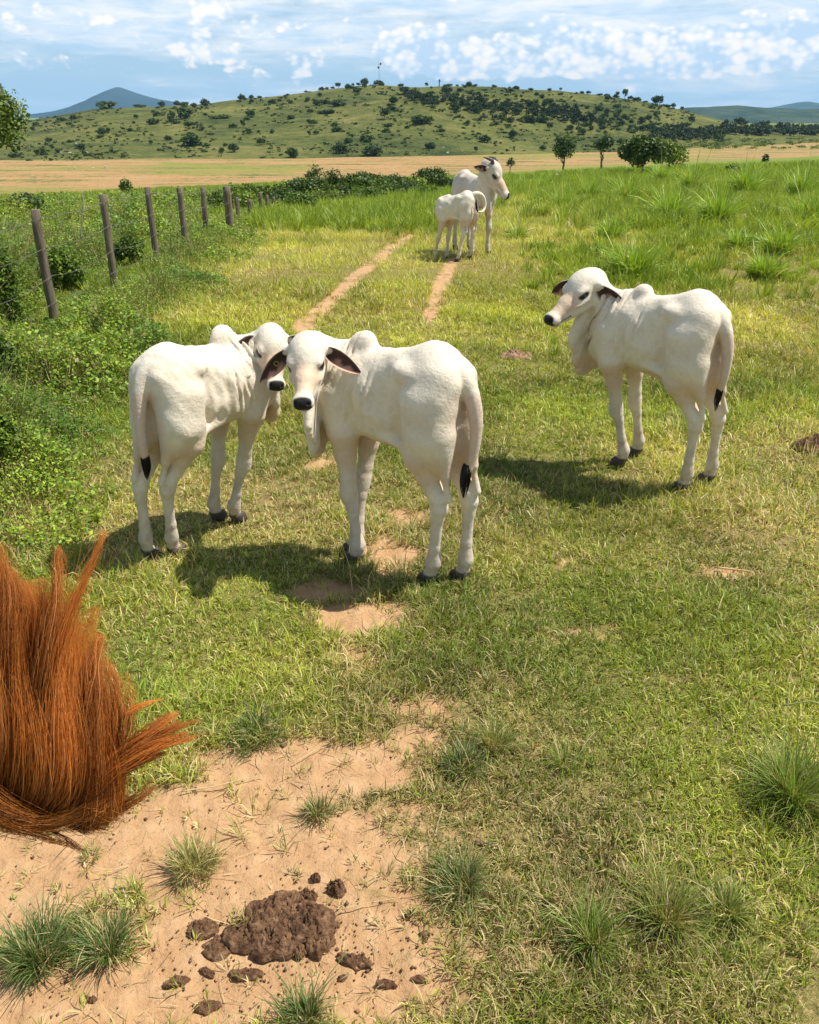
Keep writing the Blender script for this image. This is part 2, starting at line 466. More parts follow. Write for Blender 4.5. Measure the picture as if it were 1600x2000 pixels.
def build_grass():
    parts = []
    bands = [(0.9, 2.6, 4200, True), (2.6, 4.5, 2400, True), (4.5, 7.5, 1150, True), (7.5, 12, 480, True), (12, 20, 160, False), (20, 34, 60, False), (34, 62, 16, False)]
    for r0, r1, dc, seg in bands:
        amax = math.radians(37); area = amax * (r1 * r1 - r0 * r0); nc = int(area * dc)
        r = np.sqrt(rng.uniform(r0 * r0, r1 * r1, nc)); a = rng.uniform(-amax, amax, nc)
        X = r * np.sin(a); Y = r * np.cos(a)
        soil, dry, lush = masks(X, Y)
        dn = fbm(X * 4.5, Y * 4.5, 71, 3)
        keep = rng.random(nc) < np.clip((1 - soil) ** 1.4 * (0.25 + 1.5 * dn), 0, 1) * (1 - 0.45 * np.clip(dry - .5, 0, 1)) + 0.02 * (r < 5)
        X, Y, r, dry, lush, soil = X[keep], Y[keep], r[keep], dry[keep], lush[keep], soil[keep]; nc = len(X)
        nb = 9 if r1 < 13 else 8
        tall = fbm(X * 1.3, Y * 1.3, 73, 3)
        cl = np.clip(rng.lognormal(0, 0.42, nc) * (0.62 + 0.95 * sstep(.3, .7, tall)) * (1 + 0.5 * lush) * (1 - 0.3 * soil), 0.3, 2.4)
        X = np.repeat(X, nb); Y = np.repeat(Y, nb); r = np.repeat(r, nb); dry = np.repeat(dry, nb); lush = np.repeat(lush, nb); cl = np.repeat(cl, nb); n = len(X)
        th = rng.uniform(0, 2 * np.pi, n); sp = (0.010 + 0.0022 * r) * rng.random(n) ** 0.5
        X = X + np.cos(th) * sp; Y = Y + np.sin(th) * sp
        th2 = th + rng.normal(0, 0.7, n)
        L = (0.033 + 0.0040 * np.minimum(r, 30)) * cl * rng.uniform(0.6, 1.3, n)
        Wd = (0.0026 + 0.00058 * r) * rng.uniform(0.6, 1.3, n)
        lean = np.clip(rng.beta(2.2, 1.8, n) * 0.95 + 0.05, 0.05, 1.0)
        Z = ground_z(X, Y) - 0.004
        col = grass_colors(X, Y, dry, lush, n)
        V, Q, T, c = blades_mesh('grass', X, Y, Z, np.cos(th2), np.sin(th2), L, Wd, lean, col, seg)
        parts.append((V, Q, T, c))
    V, Q, T, c = join_np(parts)
    print('grass verts', len(V))
    tag(obj('grass', mesh_np('grass', V, [Q, T], {'Col': c}), MAT_GRASS), kind='stuff', label='short green and straw coloured pasture grass', cat='grass')
build_grass()

def tuft_mesh(name, n, rad, hgt, seed, green, dryf, wid=0.004, arch=0.6, squash=1.0):
    rg = np.random.default_rng(seed)
    a = rg.uniform(0, 2 * np.pi, n); rr = rad * (0.35 + 0.25 * rg.random(n)) * np.sqrt(rg.random(n)) * (0.7 + 0.5 * np.sin(2 * a + seed) * np.sin(3 * a))
    bx = np.cos(a) * rr; by = np.sin(a) * rr * squash
    out = a + rg.normal(0, 0.8, n)
    L = hgt * rg.lognormal(-0.12, 0.36, n); ln = np.clip(rg.beta(1.6, 1.5, n) * arch * 1.25 + rr / rad * 0.35, 0.02, 1.15)
    f = np.stack([np.cos(out), np.sin(out) * squash, 0 * a], 1); tw = rg.uniform(0, np.pi, n)
    sd = np.stack([-np.sin(out) * np.cos(tw), np.cos(out) * np.cos(tw), np.sin(tw) * 0.5], 1); sd /= np.linalg.norm(sd, axis=1)[:, None]
    ns = 5; P = np.stack([bx, by, -0.01 + 0 * a], 1); rows = []
    for i in range(ns):
        ang = ln * (0.35 + 1.25 * i / (ns - 1)) * 1.35
        w = wid * [0.8, 1.0, 0.9, 0.6, 0.08][i] * rg.uniform(0.8, 1.2)
        rows.append(P - sd * w / 2); rows.append(P + sd * w / 2)
        P = P + (f * np.sin(ang)[:, None] + np.array([0, 0, 1.0]) * np.cos(ang)[:, None]) * (L / (ns - 1))[:, None]
    V = np.stack(rows, 1); V[..., 2] = np.maximum(V[..., 2], rg.uniform(0.000, 0.012, n)[:, None] - 0.004)
    V = V.reshape(-1, 3); i0 = np.arange(n)[:, None] * (2 * ns)
    Q = np.concatenate([i0 + np.array([[2 * k, 2 * k + 1, 2 * k + 3, 2 * k + 2]]) for k in range(ns - 1)])
    base = lerpc(np.tile(np.array(green) * 0.8, (n, 1)), np.array(green) * 1.5, rg.random(n))
    base = lerpc(base, STRAW, (rg.random(n) < dryf) * rg.uniform(0.6, 1, n)) * rg.uniform(0.75, 1.2, n)[:, None]
    C5 = np.repeat(base[:, None, :], 2 * ns, 1)
    g = np.array([0.45, 0.45, 0.2, 0.2, 0, 0, 0, 0, 0.15, 0.15])[None, :, None]
    C5 = C5 * (1 - g) + STRAW * 0.85 * g
    return mesh_np(name, V, [Q], {'Col': np.clip(C5.reshape(-1, 3), 0, 0.9)})

DG = (0.11, 0.175, 0.045); YG = (0.15, 0.22, 0.03); OG = (0.20, 0.24, 0.055); BG = (0.17, 0.25, 0.040)
# px, py of the foot; n blades; spread; height; colour; dry share; label
TUFTS = [
    (620, 1590, 190, .085, .085, DG, .45, 'small half dry grass tuft standing alone on the bare soil above the dung pat'),
    (375, 1700, 420, .15, .095, OG, .50, 'wide low pale green tuft on bare soil up and left of the dung pat'),
    (75, 1880, 620, .17, .14, DG, .22, 'dense dark green tuft at the lower left corner'),
    (215, 1860, 380, .13, .12, DG, .28, 'dark green tuft just right of the corner tuft on bare soil'),
    (905, 1735, 430, .14, .12, DG, .30, 'spiky grey green tuft on the edge of the soil right of the dung pat'),
    (905, 1505, 260, .12, .12, DG, .25, 'dark spiky tuft at the top right edge of the bare soil'),
    (960, 1460, 260, .12, .13, OG, .30, 'upright olive tuft behind the dark spiky tuft at the soil edge'),
    (1545, 1570, 700, .20, .24, BG, .15, 'large bright green grass clump at the right edge with dark shade below'),
    (1155, 1850, 300, .11, .16, BG, .18, 'fresh green upright tuft near the lower right with a bare patch beside it'),
    (1300, 1810, 300, .13, .17, OG, .25, 'taller yellow based tuft right of the fresh green tuft'),
    (1420, 1790, 200, .12, .13, BG, .25, 'thin loose tuft between the yellow based tuft and the right edge'),
    (600, 1995, 230, .10, .12, DG, .20, 'dark green tuft cut by the bottom edge of the picture'),
    (500, 1440, 420, .20, .10, DG, .15, 'broad dark tuft on the upper edge of the bare soil beside the mane'),
    (1100, 1500, 230, .14, .09, BG, .2, 'soft bluish green patch of upright grass right of the bare soil'),
    (175, 1672, 70, .07, .045, OG, .4, 'tiny sprig of grass on the soil just below the mane'),
]
for i, (px, py, n, rad, h, colr, dr, lab) in enumerate(TUFTS):
    p = at(px, py)
    tag(obj('grass_tuft', tuft_mesh('grass_tuft', int(n * 1.7), rad * 1.1, h * .82, 100 + i, colr, dr, 0.0032, arch=0.8), MAT_GRASS, loc=p), lab, 'grass tuft', 'tufts on and around the bare soil')

BACK = [(1235, 545, 900, .55, .42, 'yellow green clump of tall grass directly above the right calf'), (1490, 545, 800, .55, .30, 'spreading clump of tall grass right of the right calf head high'),
        (1305, 440, 900, .7, .50, 'dark based tall clump in the middle of the tall grass on the slope'), (1400, 445, 800, .6, .55, 'upright tall clump right beside the dark based clump'),
        (1150, 395, 600, .6, .45, 'tall clump at the left end of the tall grass row'), (1580, 440, 600, .7, .5, 'dark tall clump at the right edge of the slope'),
        (1225, 400, 500, .6, .5, 'tall clump behind the row, left of centre'), (1450, 385, 700, .8, .6, 'wide bright clump near the top of the right slope'), (1560, 395, 700, .8, .6, 'bright clump close to the right edge near the top of the slope'),
        (1350, 380, 600, .7, .6, 'tall bright clump near the crest below the big dark bush'), (1010, 470, 350, .35, .25, 'low dark tuft on the grass just right of the cow'), (1100, 410, 420, .5, .4, 'low clump on the slope right of the cow nose'),
        (1520, 500, 500, .5, .40, 'bushy clump above the spreading clump on the right'), (1190, 470, 420, .45, .34, 'small bright clump above the yellow green clump'), (1440, 490, 350, .4, .3, 'small clump between the upright tall clump and the spreading clump'),
        (1060, 375, 350, .5, .35, 'faint clump on the far edge of the slope right of the cow'), (1290, 360, 400, .7, .5, 'clump at the foot of the big dark bush')]
for i, (px, py, n, rad, h, lab) in enumerate(BACK):
    p = at(px, py); k = (0.8 + p.y / 40)
    tag(obj('tall_grass_clump', tuft_mesh('tall_grass_clump', n, rad, h * k, 300 + i, (0.25, 0.38, 0.042), .07, 0.017 * k, arch=0.72), MAT_GRASS, loc=p - Vector((0, 0, 0.03))), lab, 'grass clump', 'tall clumps on the right slope')

def build_slope_grass():
    """the uncountable tall grass between the clumps and over the near crest"""
    parts = []
    for r0, r1, dc, hh in ((7.5, 12, 40, .12), (12, 20, 34, .24), (20, 36, 17, .44), (36, 75, 5, .58), (75, 160, 1.2, .7)):
        amax = math.radians(37); area = amax * (r1 * r1 - r0 * r0); nc = int(area * dc)
        r = np.sqrt(rng.uniform(r0 * r0, r1 * r1, nc)); a = rng.uniform(-amax, amax, nc); X = r * np.sin(a); Y = r * np.cos(a)
        t = X / Y
        patch = fbm(X * 0.35, Y * 0.35, 81, 3)
        dens = np.where(t > 0.12, sstep(0.12, 0.25, t), 0.0) + 0.8 * sstep(-0.24, -0.34, t + 0.003 * (Y - 14)) + 0.35 * sstep(24, 40, Y) + 0.9 * sstep(17, 23, Y) * sstep(0.08, 0.03, t)
        soil, dry, lush = masks(X, Y)
        keep = rng.random(nc) < np.clip(dens * (0.12 + sstep(0.42, 0.62, patch)) * (1 - soil), 0, 1)
        X, Y, r = X[keep], Y[keep], r[keep]; nc = len(X); nb = 46
        cl = np.repeat(rng.uniform(0.5, 1.4, nc), nb); cc = np.repeat(rng.random(nc), nb)
        X = np.repeat(X, nb); Y = np.repeat(Y, nb); r = np.repeat(r, nb); n = len(X); th = rng.uniform(0, 2 * np.pi, n); X = X + 0; sp = 0.34 * hh * np.sqrt(rng.random(n)) * cl
        X += np.cos(th) * sp; Y += np.sin(th) * sp
        col = lerpc(np.tile(np.array([0.12, 0.215, 0.025]), (n, 1)), np.array([0.44, 0.54, 0.06]), np.clip(cc * 0.7 + rng.random(n) * 0.4, 0, 1)) * rng.uniform(0.7, 1.2, n)[:, None]
        parts.append(blades_mesh('g', X, Y, ground_z(X, Y) - 0.02, np.cos(th), np.sin(th), hh * cl * rng.uniform(0.5, 1.1, n), (0.0030 + 0.00075 * r) * rng.uniform(0.7, 1.3, n), np.clip(rng.beta(1.7, 2.0, n) * 0.85, 0, 1), col, r1 < 40))
    V, Q, T, c = join_np(parts)
    tag(obj('rough_grass', mesh_np('rough_grass', V, [Q, T], {'Col': c}), MAT_GRASS), kind='stuff', label='rough longer grass on the slopes', cat='grass')
build_slope_grass()

# ------------------------------------------------------------------ leafy undergrowth along the fence on the left
def build_undergrowth():
    parts = []
    for y0, y1, dens, ls in ((2.6, 6.5, 14000, .028), (6.5, 11, 8500, .033), (11, 17, 4000, .043), (17, 26, 1500, .060), (26, 48, 420, .10)):
        xw = 3.8 + (y0 - 2.6) * 0.32
        n = int((y1 - y0) * xw * dens)
        Y = rng.uniform(y0, y1, n); b = -1.95 - 0.085 * (Y - 4)
        X = b - xw * rng.random(n) ** 1.0 + 0.15
        d = b - X + (fbm(X * 1.1, Y * 1.1, 91, 3) - 0.5) * 1.5
        fl_ = sstep(.95, 1.25, d) * sstep(2.5, 1.9, d) * sstep(6.0, 7.5, Y)
        h = np.clip(sstep(-0.1, 1.2, d) * 0.42 * (1 - .72 * fl_) + 0.45 * sstep(2.1, 3.0, d) * sstep(16, 9, Y) + 0.25 * sstep(8.5, 6, Y) * sstep(.3, 1.2, d), 0, 1.2) * (0.35 + 1.2 * fbm(X * 1.6, Y * 1.6, 92, 3) ** 1.5) + 0.42 * sstep(0.52, 0.72, fbm(X * 0.9, Y * 0.9, 93, 3)) * sstep(0.4, 1.2, d) * (0.35 * (1 - fl_) + 0.65 * sstep(1.9, 2.4, d) + .65 * sstep(8, 6, Y))
        keep = (d > -0.1) & (rng.random(n) < 0.18 + sstep(0.0, 1.0, d)) & (rng.random(n) < 0.2 + 1.2 * sstep(0.30, 0.55, fbm(X * 3.5, Y * 3.5, 94, 3)))
        X, Y, h = X[keep], Y[keep], h[keep]; n = len(X)
        hz = 0.04 + h * rng.random(n) ** 0.6
        Z = ground_z(X, Y) + hz
        X += rng.normal(0, .02, n); Y += rng.normal(0, .02, n)
        N = rng.normal(0, 1, (n, 3)); N[:, 2] = np.abs(N[:, 2]) + 0.7; N /= np.linalg.norm(N, axis=1)[:, None]
        A = np.cross(N, rng.normal(0, 1, (n, 3))); A /= np.linalg.norm(A, axis=1)[:, None]; B = np.cross(N, A)
        s = (ls * np.clip(rng.lognormal(-0.2, 0.30, n), .3, 1.5) * (0.62 + 0.45 * sstep(.42, .58, fbm(X * 0.7, Y * 0.7, 96, 2))))[:, None]; P = np.stack([X, Y, Z], 1)
        V = np.stack([P, P + A * s * .5 + B * s * .32 + N * s * .06, P + A * s * 1.15, P + A * s * .5 - B * s * .32 + N * s * .06], 1).reshape(-1, 3)
        i = np.arange(n)[:, None] * 4
        pc = fbm(X * 1.2, Y * 1.2, 95, 3)
        c = lerpc(np.tile(np.array([0.095, 0.195, 0.022]), (n, 1)), np.array([0.40, 0.52, 0.050]), np.clip(pc * 1.3 - 0.35 + rng.normal(0, .25, n), 0, 1)) * rng.uniform(0.7, 1.25, n)[:, None]
        c = lerpc(c, np.array([0.30, 0.22, 0.08]), (rng.random(n) < 0.05).astype(float))
        parts.append((V, i + np.array([[0, 1, 2, 3]]), np.zeros((0, 3), int), np.repeat(c, 4, 0)))
        # stems and grass stalks pushing through
        m = n // 6; q = rng.integers(0, n, m); th = rng.uniform(0, 2 * np.pi, m)
        cs = np.tile(np.array([0.16, 0.20, 0.05]), (m, 1)) * rng.uniform(0.5, 1.5, m)[:, None]; cs = lerpc(cs, STRAW, (rng.random(m) < .3) * .8)
        parts.append(blades_mesh('s', X[q], Y[q], ground_z(X[q], Y[q]), np.cos(th), np.sin(th), h[q] * rng.uniform(.8, 1.4, m) + .05, np.full(m, .0035 + .0004 * y0), rng.uniform(0.05, .6, m), cs, True))
    V, Q, T, c = join_np(parts)
    print('undergrowth verts', len(V))
    tag(obj('undergrowth', mesh_np('undergrowth', V, [Q, T], {'Col': np.clip(c, 0, .9)}), MAT_LEAF), kind='stuff', label='low leafy green weeds growing thick along the fence', cat='undergrowth')
build_undergrowth()
# ------------------------------------------------------------------ cattle: signed-distance bodies meshed with surface nets
class Field:
    def __init__(s, lo, hi, h):
        s.lo = np.array(lo, float); s.h = h
        n = np.ceil((np.array(hi) - s.lo) / h).astype(int) + 1
        s.ax = [s.lo[i] + h * np.arange(n[i]) for i in range(3)]
        s.D = np.full(n, 0.5, np.float32)
    def sl(s, lo, hi):
        out = []
        for i in range(3):
            a = int(max(0, math.floor((lo[i] - s.lo[i]) / s.h))); b = int(min(s.D.shape[i], math.ceil((hi[i] - s.lo[i]) / s.h) + 1))
            out.append(slice(a, max(a + 1, b)))
        return tuple(out)
    def coords(s, sl):
        return (s.ax[0][sl[0]][:, None, None], s.ax[1][sl[1]][None, :, None], s.ax[2][sl[2]][None, None, :])
    def put(s, sl, d, k, op):
        A = s.D[sl]
        if op == 'u':
            h = np.maximum(k - np.abs(A - d), 0) / max(k, 1e-6)
            s.D[sl] = np.minimum(A, d) - h * h * k * 0.25
        else:
            h = np.maximum(k - np.abs(A + d), 0) / max(k, 1e-6)
            s.D[sl] = np.maximum(A, -d) + h * h * k * 0.25
    def cone(s, a, b, ra, rb, k=0.03, fy=1.0, op='u'):
        a = np.array(a, float); b = np.array(b, float); r = max(ra, rb) + k + 2 * s.h
        sl = s.sl(np.minimum(a, b) - r * np.array([1, max(1, fy), 1]), np.maximum(a, b) + r * np.array([1, max(1, fy), 1]))
        x, y, z = s.coords(sl)
        y = y / fy; a = a * [1, 1 / fy, 1]; b = b * [1, 1 / fy, 1]
        d = b - a; L = float(d @ d) + 1e-9
        t = np.clip(((x - a[0]) * d[0] + (y - a[1]) * d[1] + (z - a[2]) * d[2]) / L, 0, 1)
        q = np.sqrt((x - a[0] - t * d[0]) ** 2 + (y - a[1] - t * d[1]) ** 2 + (z - a[2] - t * d[2]) ** 2) - (ra + (rb - ra) * t)
        s.put(sl, (q * min(1, fy)).astype(np.float32), k, op)
    def chain(s, pts, k=0.03, fy=1.0):
        for (a, ra), (b, rb) in zip(pts[:-1], pts[1:]): s.cone(a, b, ra, rb, k, fy)
    def ell(s, c, r, R=None, k=0.03, op='u'):
        c = np.array(c, float); r = np.array(r, float); m = r.max() + k + 2 * s.h
        sl = s.sl(c - m, c + m); x, y, z = s.coords(sl); x = x - c[0]; y = y - c[1]; z = z - c[2]
        if R is not None:
            R = np.array(R)
            x, y, z = (x * R[0, 0] + y * R[1, 0] + z * R[2, 0], x * R[0, 1] + y * R[1, 1] + z * R[2, 1], x * R[0, 2] + y * R[1, 2] + z * R[2, 2])
        k0 = np.sqrt((x / r[0]) ** 2 + (y / r[1]) ** 2 + (z / r[2]) ** 2)
        k1 = np.sqrt((x / r[0] ** 2) ** 2 + (y / r[1] ** 2) ** 2 + (z / r[2] ** 2) ** 2) + 1e-6
        s.put(sl, (k0 * (k0 - 1) / k1).astype(np.float32), k, op)
    def mesh(s):
        D = s.D; S = D < 0
        nx, ny, nz = D.shape
        c8 = [(i, j, l) for i in (0, 1) for j in (0, 1) for l in (0, 1)]
        cnt = np.zeros((nx - 1, ny - 1, nz - 1), np.int8)
        for (i, j, l) in c8: cnt += S[i:nx - 1 + i, j:ny - 1 + j, l:nz - 1 + l]
        act = (cnt > 0) & (cnt < 8)
        idx = np.full(act.shape, -1, np.int32); cells = np.argwhere(act); idx[act] = np.arange(len(cells))
        acc = np.zeros((len(cells), 3)); num = np.zeros(len(cells))
        for a in range(3):
            for o1 in (0, 1):
                for o2 in (0, 1):
                    p = [0, 0, 0]; others = [q for q in range(3) if q != a]
                    p[others[0]] = o1; p[others[1]] = o2
                    q = list(p); q[a] = 1
                    A = D[cells[:, 0] + p[0], cells[:, 1] + p[1], cells[:, 2] + p[2]]
                    B = D[cells[:, 0] + q[0], cells[:, 1] + q[1], cells[:, 2] + q[2]]
                    m = (A < 0) != (B < 0)
                    t = np.where(m, A / np.where(m, A - B, 1), 0)
                    pos = np.tile(np.array(p, float), (len(cells), 1)); pos[:, a] = t
                    acc[m] += pos[m]; num[m] += 1
        V = s.lo + s.h * (cells + acc / num[:, None])
        Q = []
        for a in range(3):
            b, c = [(1, 2), (2, 0), (0, 1)][a]
            sa = [slice(None)] * 3; sb = [slice(None)] * 3
            sa[a] = slice(0, -1); sb[a] = slice(1, None)
            A = S[tuple(sa)]; B = S[tuple(sb)]
            e = np.argwhere(A != B)
            e = e[(e[:, b] > 0) & (e[:, c] > 0) & (e[:, b] < D.shape[b] - 1) & (e[:, c] < D.shape[c] - 1)]
            inside = S[e[:, 0], e[:, 1], e[:, 2]]
            def I(db, dc):
                f = e.copy(); f[:, b] -= db; f[:, c] -= dc
                return idx[f[:, 0], f[:, 1], f[:, 2]]
            q = np.stack([I(1, 1), I(0, 1), I(0, 0), I(1, 0)], 1)
            q[~inside] = q[~inside][:, ::-1]
            Q.append(q)
        return V, np.concatenate(Q)

def rot_f(yaw, pitch, roll=0.0):
    """columns = forward, left, up of a head turned by yaw (left +) and pitched down by pitch"""
    cy, sy = math.cos(yaw), math.sin(yaw); cp, sp = math.cos(pitch), math.sin(pitch)
    f = np.array([cy * cp, sy * cp, -sp]); l = np.array([-sy, cy, 0.0]); u = np.cross(f, l)
    cr, sr = math.cos(roll), math.sin(roll)
    return np.stack([f, l * cr + u * sr, u * cr - l * sr], 1)

def cattle_materials():
    m, t, out = new_mat("white_hide")
    col = t.new('ShaderNodeAttribute', attribute_name='Col').outputs['Color']
    geo = t.new('ShaderNodeTexCoord').outputs['Object']
    n = t.noise(geo, 9, 5, 0.6)
    n2 = t.noise(geo, 55, 4, 0.6)
    n3 = t.noise(geo, 260, 2, 0.6)
    v = t.ramp(n, [(0.3, (0.86, 0.82, 0.76)), (0.55, (1, 1, 1)), (0.8, (1.0, 0.97, 0.93))])
    c = t.mix(0.55, col, t.mix(1.0, col, v, 'MULTIPLY'))
    v2 = t.ramp(n2, [(0.3, (0.80, 0.77, 0.72)), (0.6, (1, 1, 1))])
    c = t.mix(0.35, c, t.mix(1.0, c, v2, 'MULTIPLY'))
    b = t.new('ShaderNodeBump', ins={'Strength': 0.6, 'Distance': 0.008, 'Height': t.math('ADD', n2, t.math('MULTIPLY', n3, 0.35))})
    bs = t.new('ShaderNodeBsdfPrincipled', ins={'Base Color': c, 'Roughness': 0.62, 'Normal': b.outputs[0]})
    bs.inputs['Specular IOR Level'].default_value = 0.25
    bs.inputs['Sheen Weight'].default_value = 0.12
    bs.inputs['Sheen Roughness'].default_value = 0.5
    t.link(bs.outputs[0], out.inputs[0])
    def plain(name, c, r, spec=0.5, bump=0.0, bs_=80):
        m2, t2, o2 = new_mat(name)
        g = t2.new('ShaderNodeTexCoord').outputs['Object']
        nn = t2.noise(g, bs_, 4)
        cc = t2.mix(nn, tuple(x * 0.6 for x in c), tuple(min(1, x * 1.4) for x in c))
        b2 = t2.new('ShaderNodeBump', ins={'Strength': bump, 'Distance': 0.004, 'Height': nn})
        p = t2.new('ShaderNodeBsdfPrincipled', ins={'Base Color': cc, 'Roughness': r, 'Normal': b2.outputs[0]})
        p.inputs['Specular IOR Level'].default_value = spec
        t2.link(p.outputs[0], o2.inputs[0]); return m2
    return dict(hide=m, eye=plain("dark_eye", (0.012, 0.008, 0.006), 0.12, 0.8), hoof=plain("dark_hoof", (0.07, 0.055, 0.045), 0.6, 0.3, 0.5, 120),
                hair=plain("black_tail_hair", (0.008, 0.007, 0.007), 0.5, 0.4, 0.3, 300), tag=plain("ear_tag_yellow", (0.30, 0.22, 0.04), 0.5),
                horn=plain("dark_horn", (0.12, 0.10, 0.08), 0.5, 0.4, 0.3, 60), halter=plain("blue_halter", (0.15, 0.17, 0.2), 0.6))
CM = cattle_materials()

def ear_shell(base, e, side, n, L, Wd, cup, curl=0.0, nu=16, nv=11, th=0.004):
    """leaf-shaped cupped ear: inner face looks along n; returns verts, quads, colours"""
    base, e, side, n = [np.array(v, float) for v in (base, e, side, n)]
    u = np.linspace(0, 1, nu); v = np.linspace(-1, 1, nv)
    U, Vv = np.meshgrid(u, v, indexing='ij')
    w = Wd * (0.30 * (1 - U) ** 2 + 1.0 * np.sin(np.pi * np.clip(U, 0, 1) ** 0.80) ** 0.75) * (1 - 0.15 * U)
    w = np.maximum(w, 0.002)
    off = cup * (Vv ** 2) * (0.35 + 0.65 * (1 - U)) * (w / Wd) - curl * U ** 2
    P = base + U[..., None] * L * e + (w * Vv * (1 - 0.25 * np.abs(Vv) * (1 - U)))[..., None] * side + off[..., None] * n
    mid = P - n * th * 2.0
    inn = P.reshape(-1, 3); outw = mid.reshape(-1, 3)
    N = nu * nv; Q = []
    for i in range(nu - 1):
        for j in range(nv - 1):
            a, b, c, d = i * nv + j, i * nv + j + 1, (i + 1) * nv + j + 1, (i + 1) * nv + j
            Q.append((a, b, c, d)); Q.append((a + N, d + N, c + N, b + N))
    rim = [i * nv for i in range(nu)] + [(nu - 1) * nv + j for j in range(1, nv)] + [i * nv + nv - 1 for i in range(nu - 2, -1, -1)] + [j for j in range(nv - 2, 0, -1)]
    for a, b in zip(rim, rim[1:] + rim[:1]): Q.append((a, a + N, b + N, b))
    ci = np.zeros((N, 3)); co = np.tile([0.70, 0.63, 0.54], (N, 1))
    dark = np.array([0.060, 0.030, 0.024]); pink = np.array([0.55, 0.29, 0.20]); rimc = np.array([0.60, 0.46, 0.36])
    Uf = U.ravel(); Vf = Vv.ravel()
    k = np.clip((Vf * -1 - 0.12 + 0.25 * np.sin(Uf * 21)) / 0.25, 0, 1) * np.clip((Uf - 0.22) / 0.2, 0, 1)
    ci = dark * (1 - k[:, None]) + pink * k[:, None]
    rr = np.clip((np.maximum(np.abs(Vf), 0) - 0.86) / 0.1, 0, 1)[:, None]
    ci = ci * (1 - rr) + rimc * rr
    return np.vstack([inn, outw]), np.array(Q), np.vstack([ci, co])

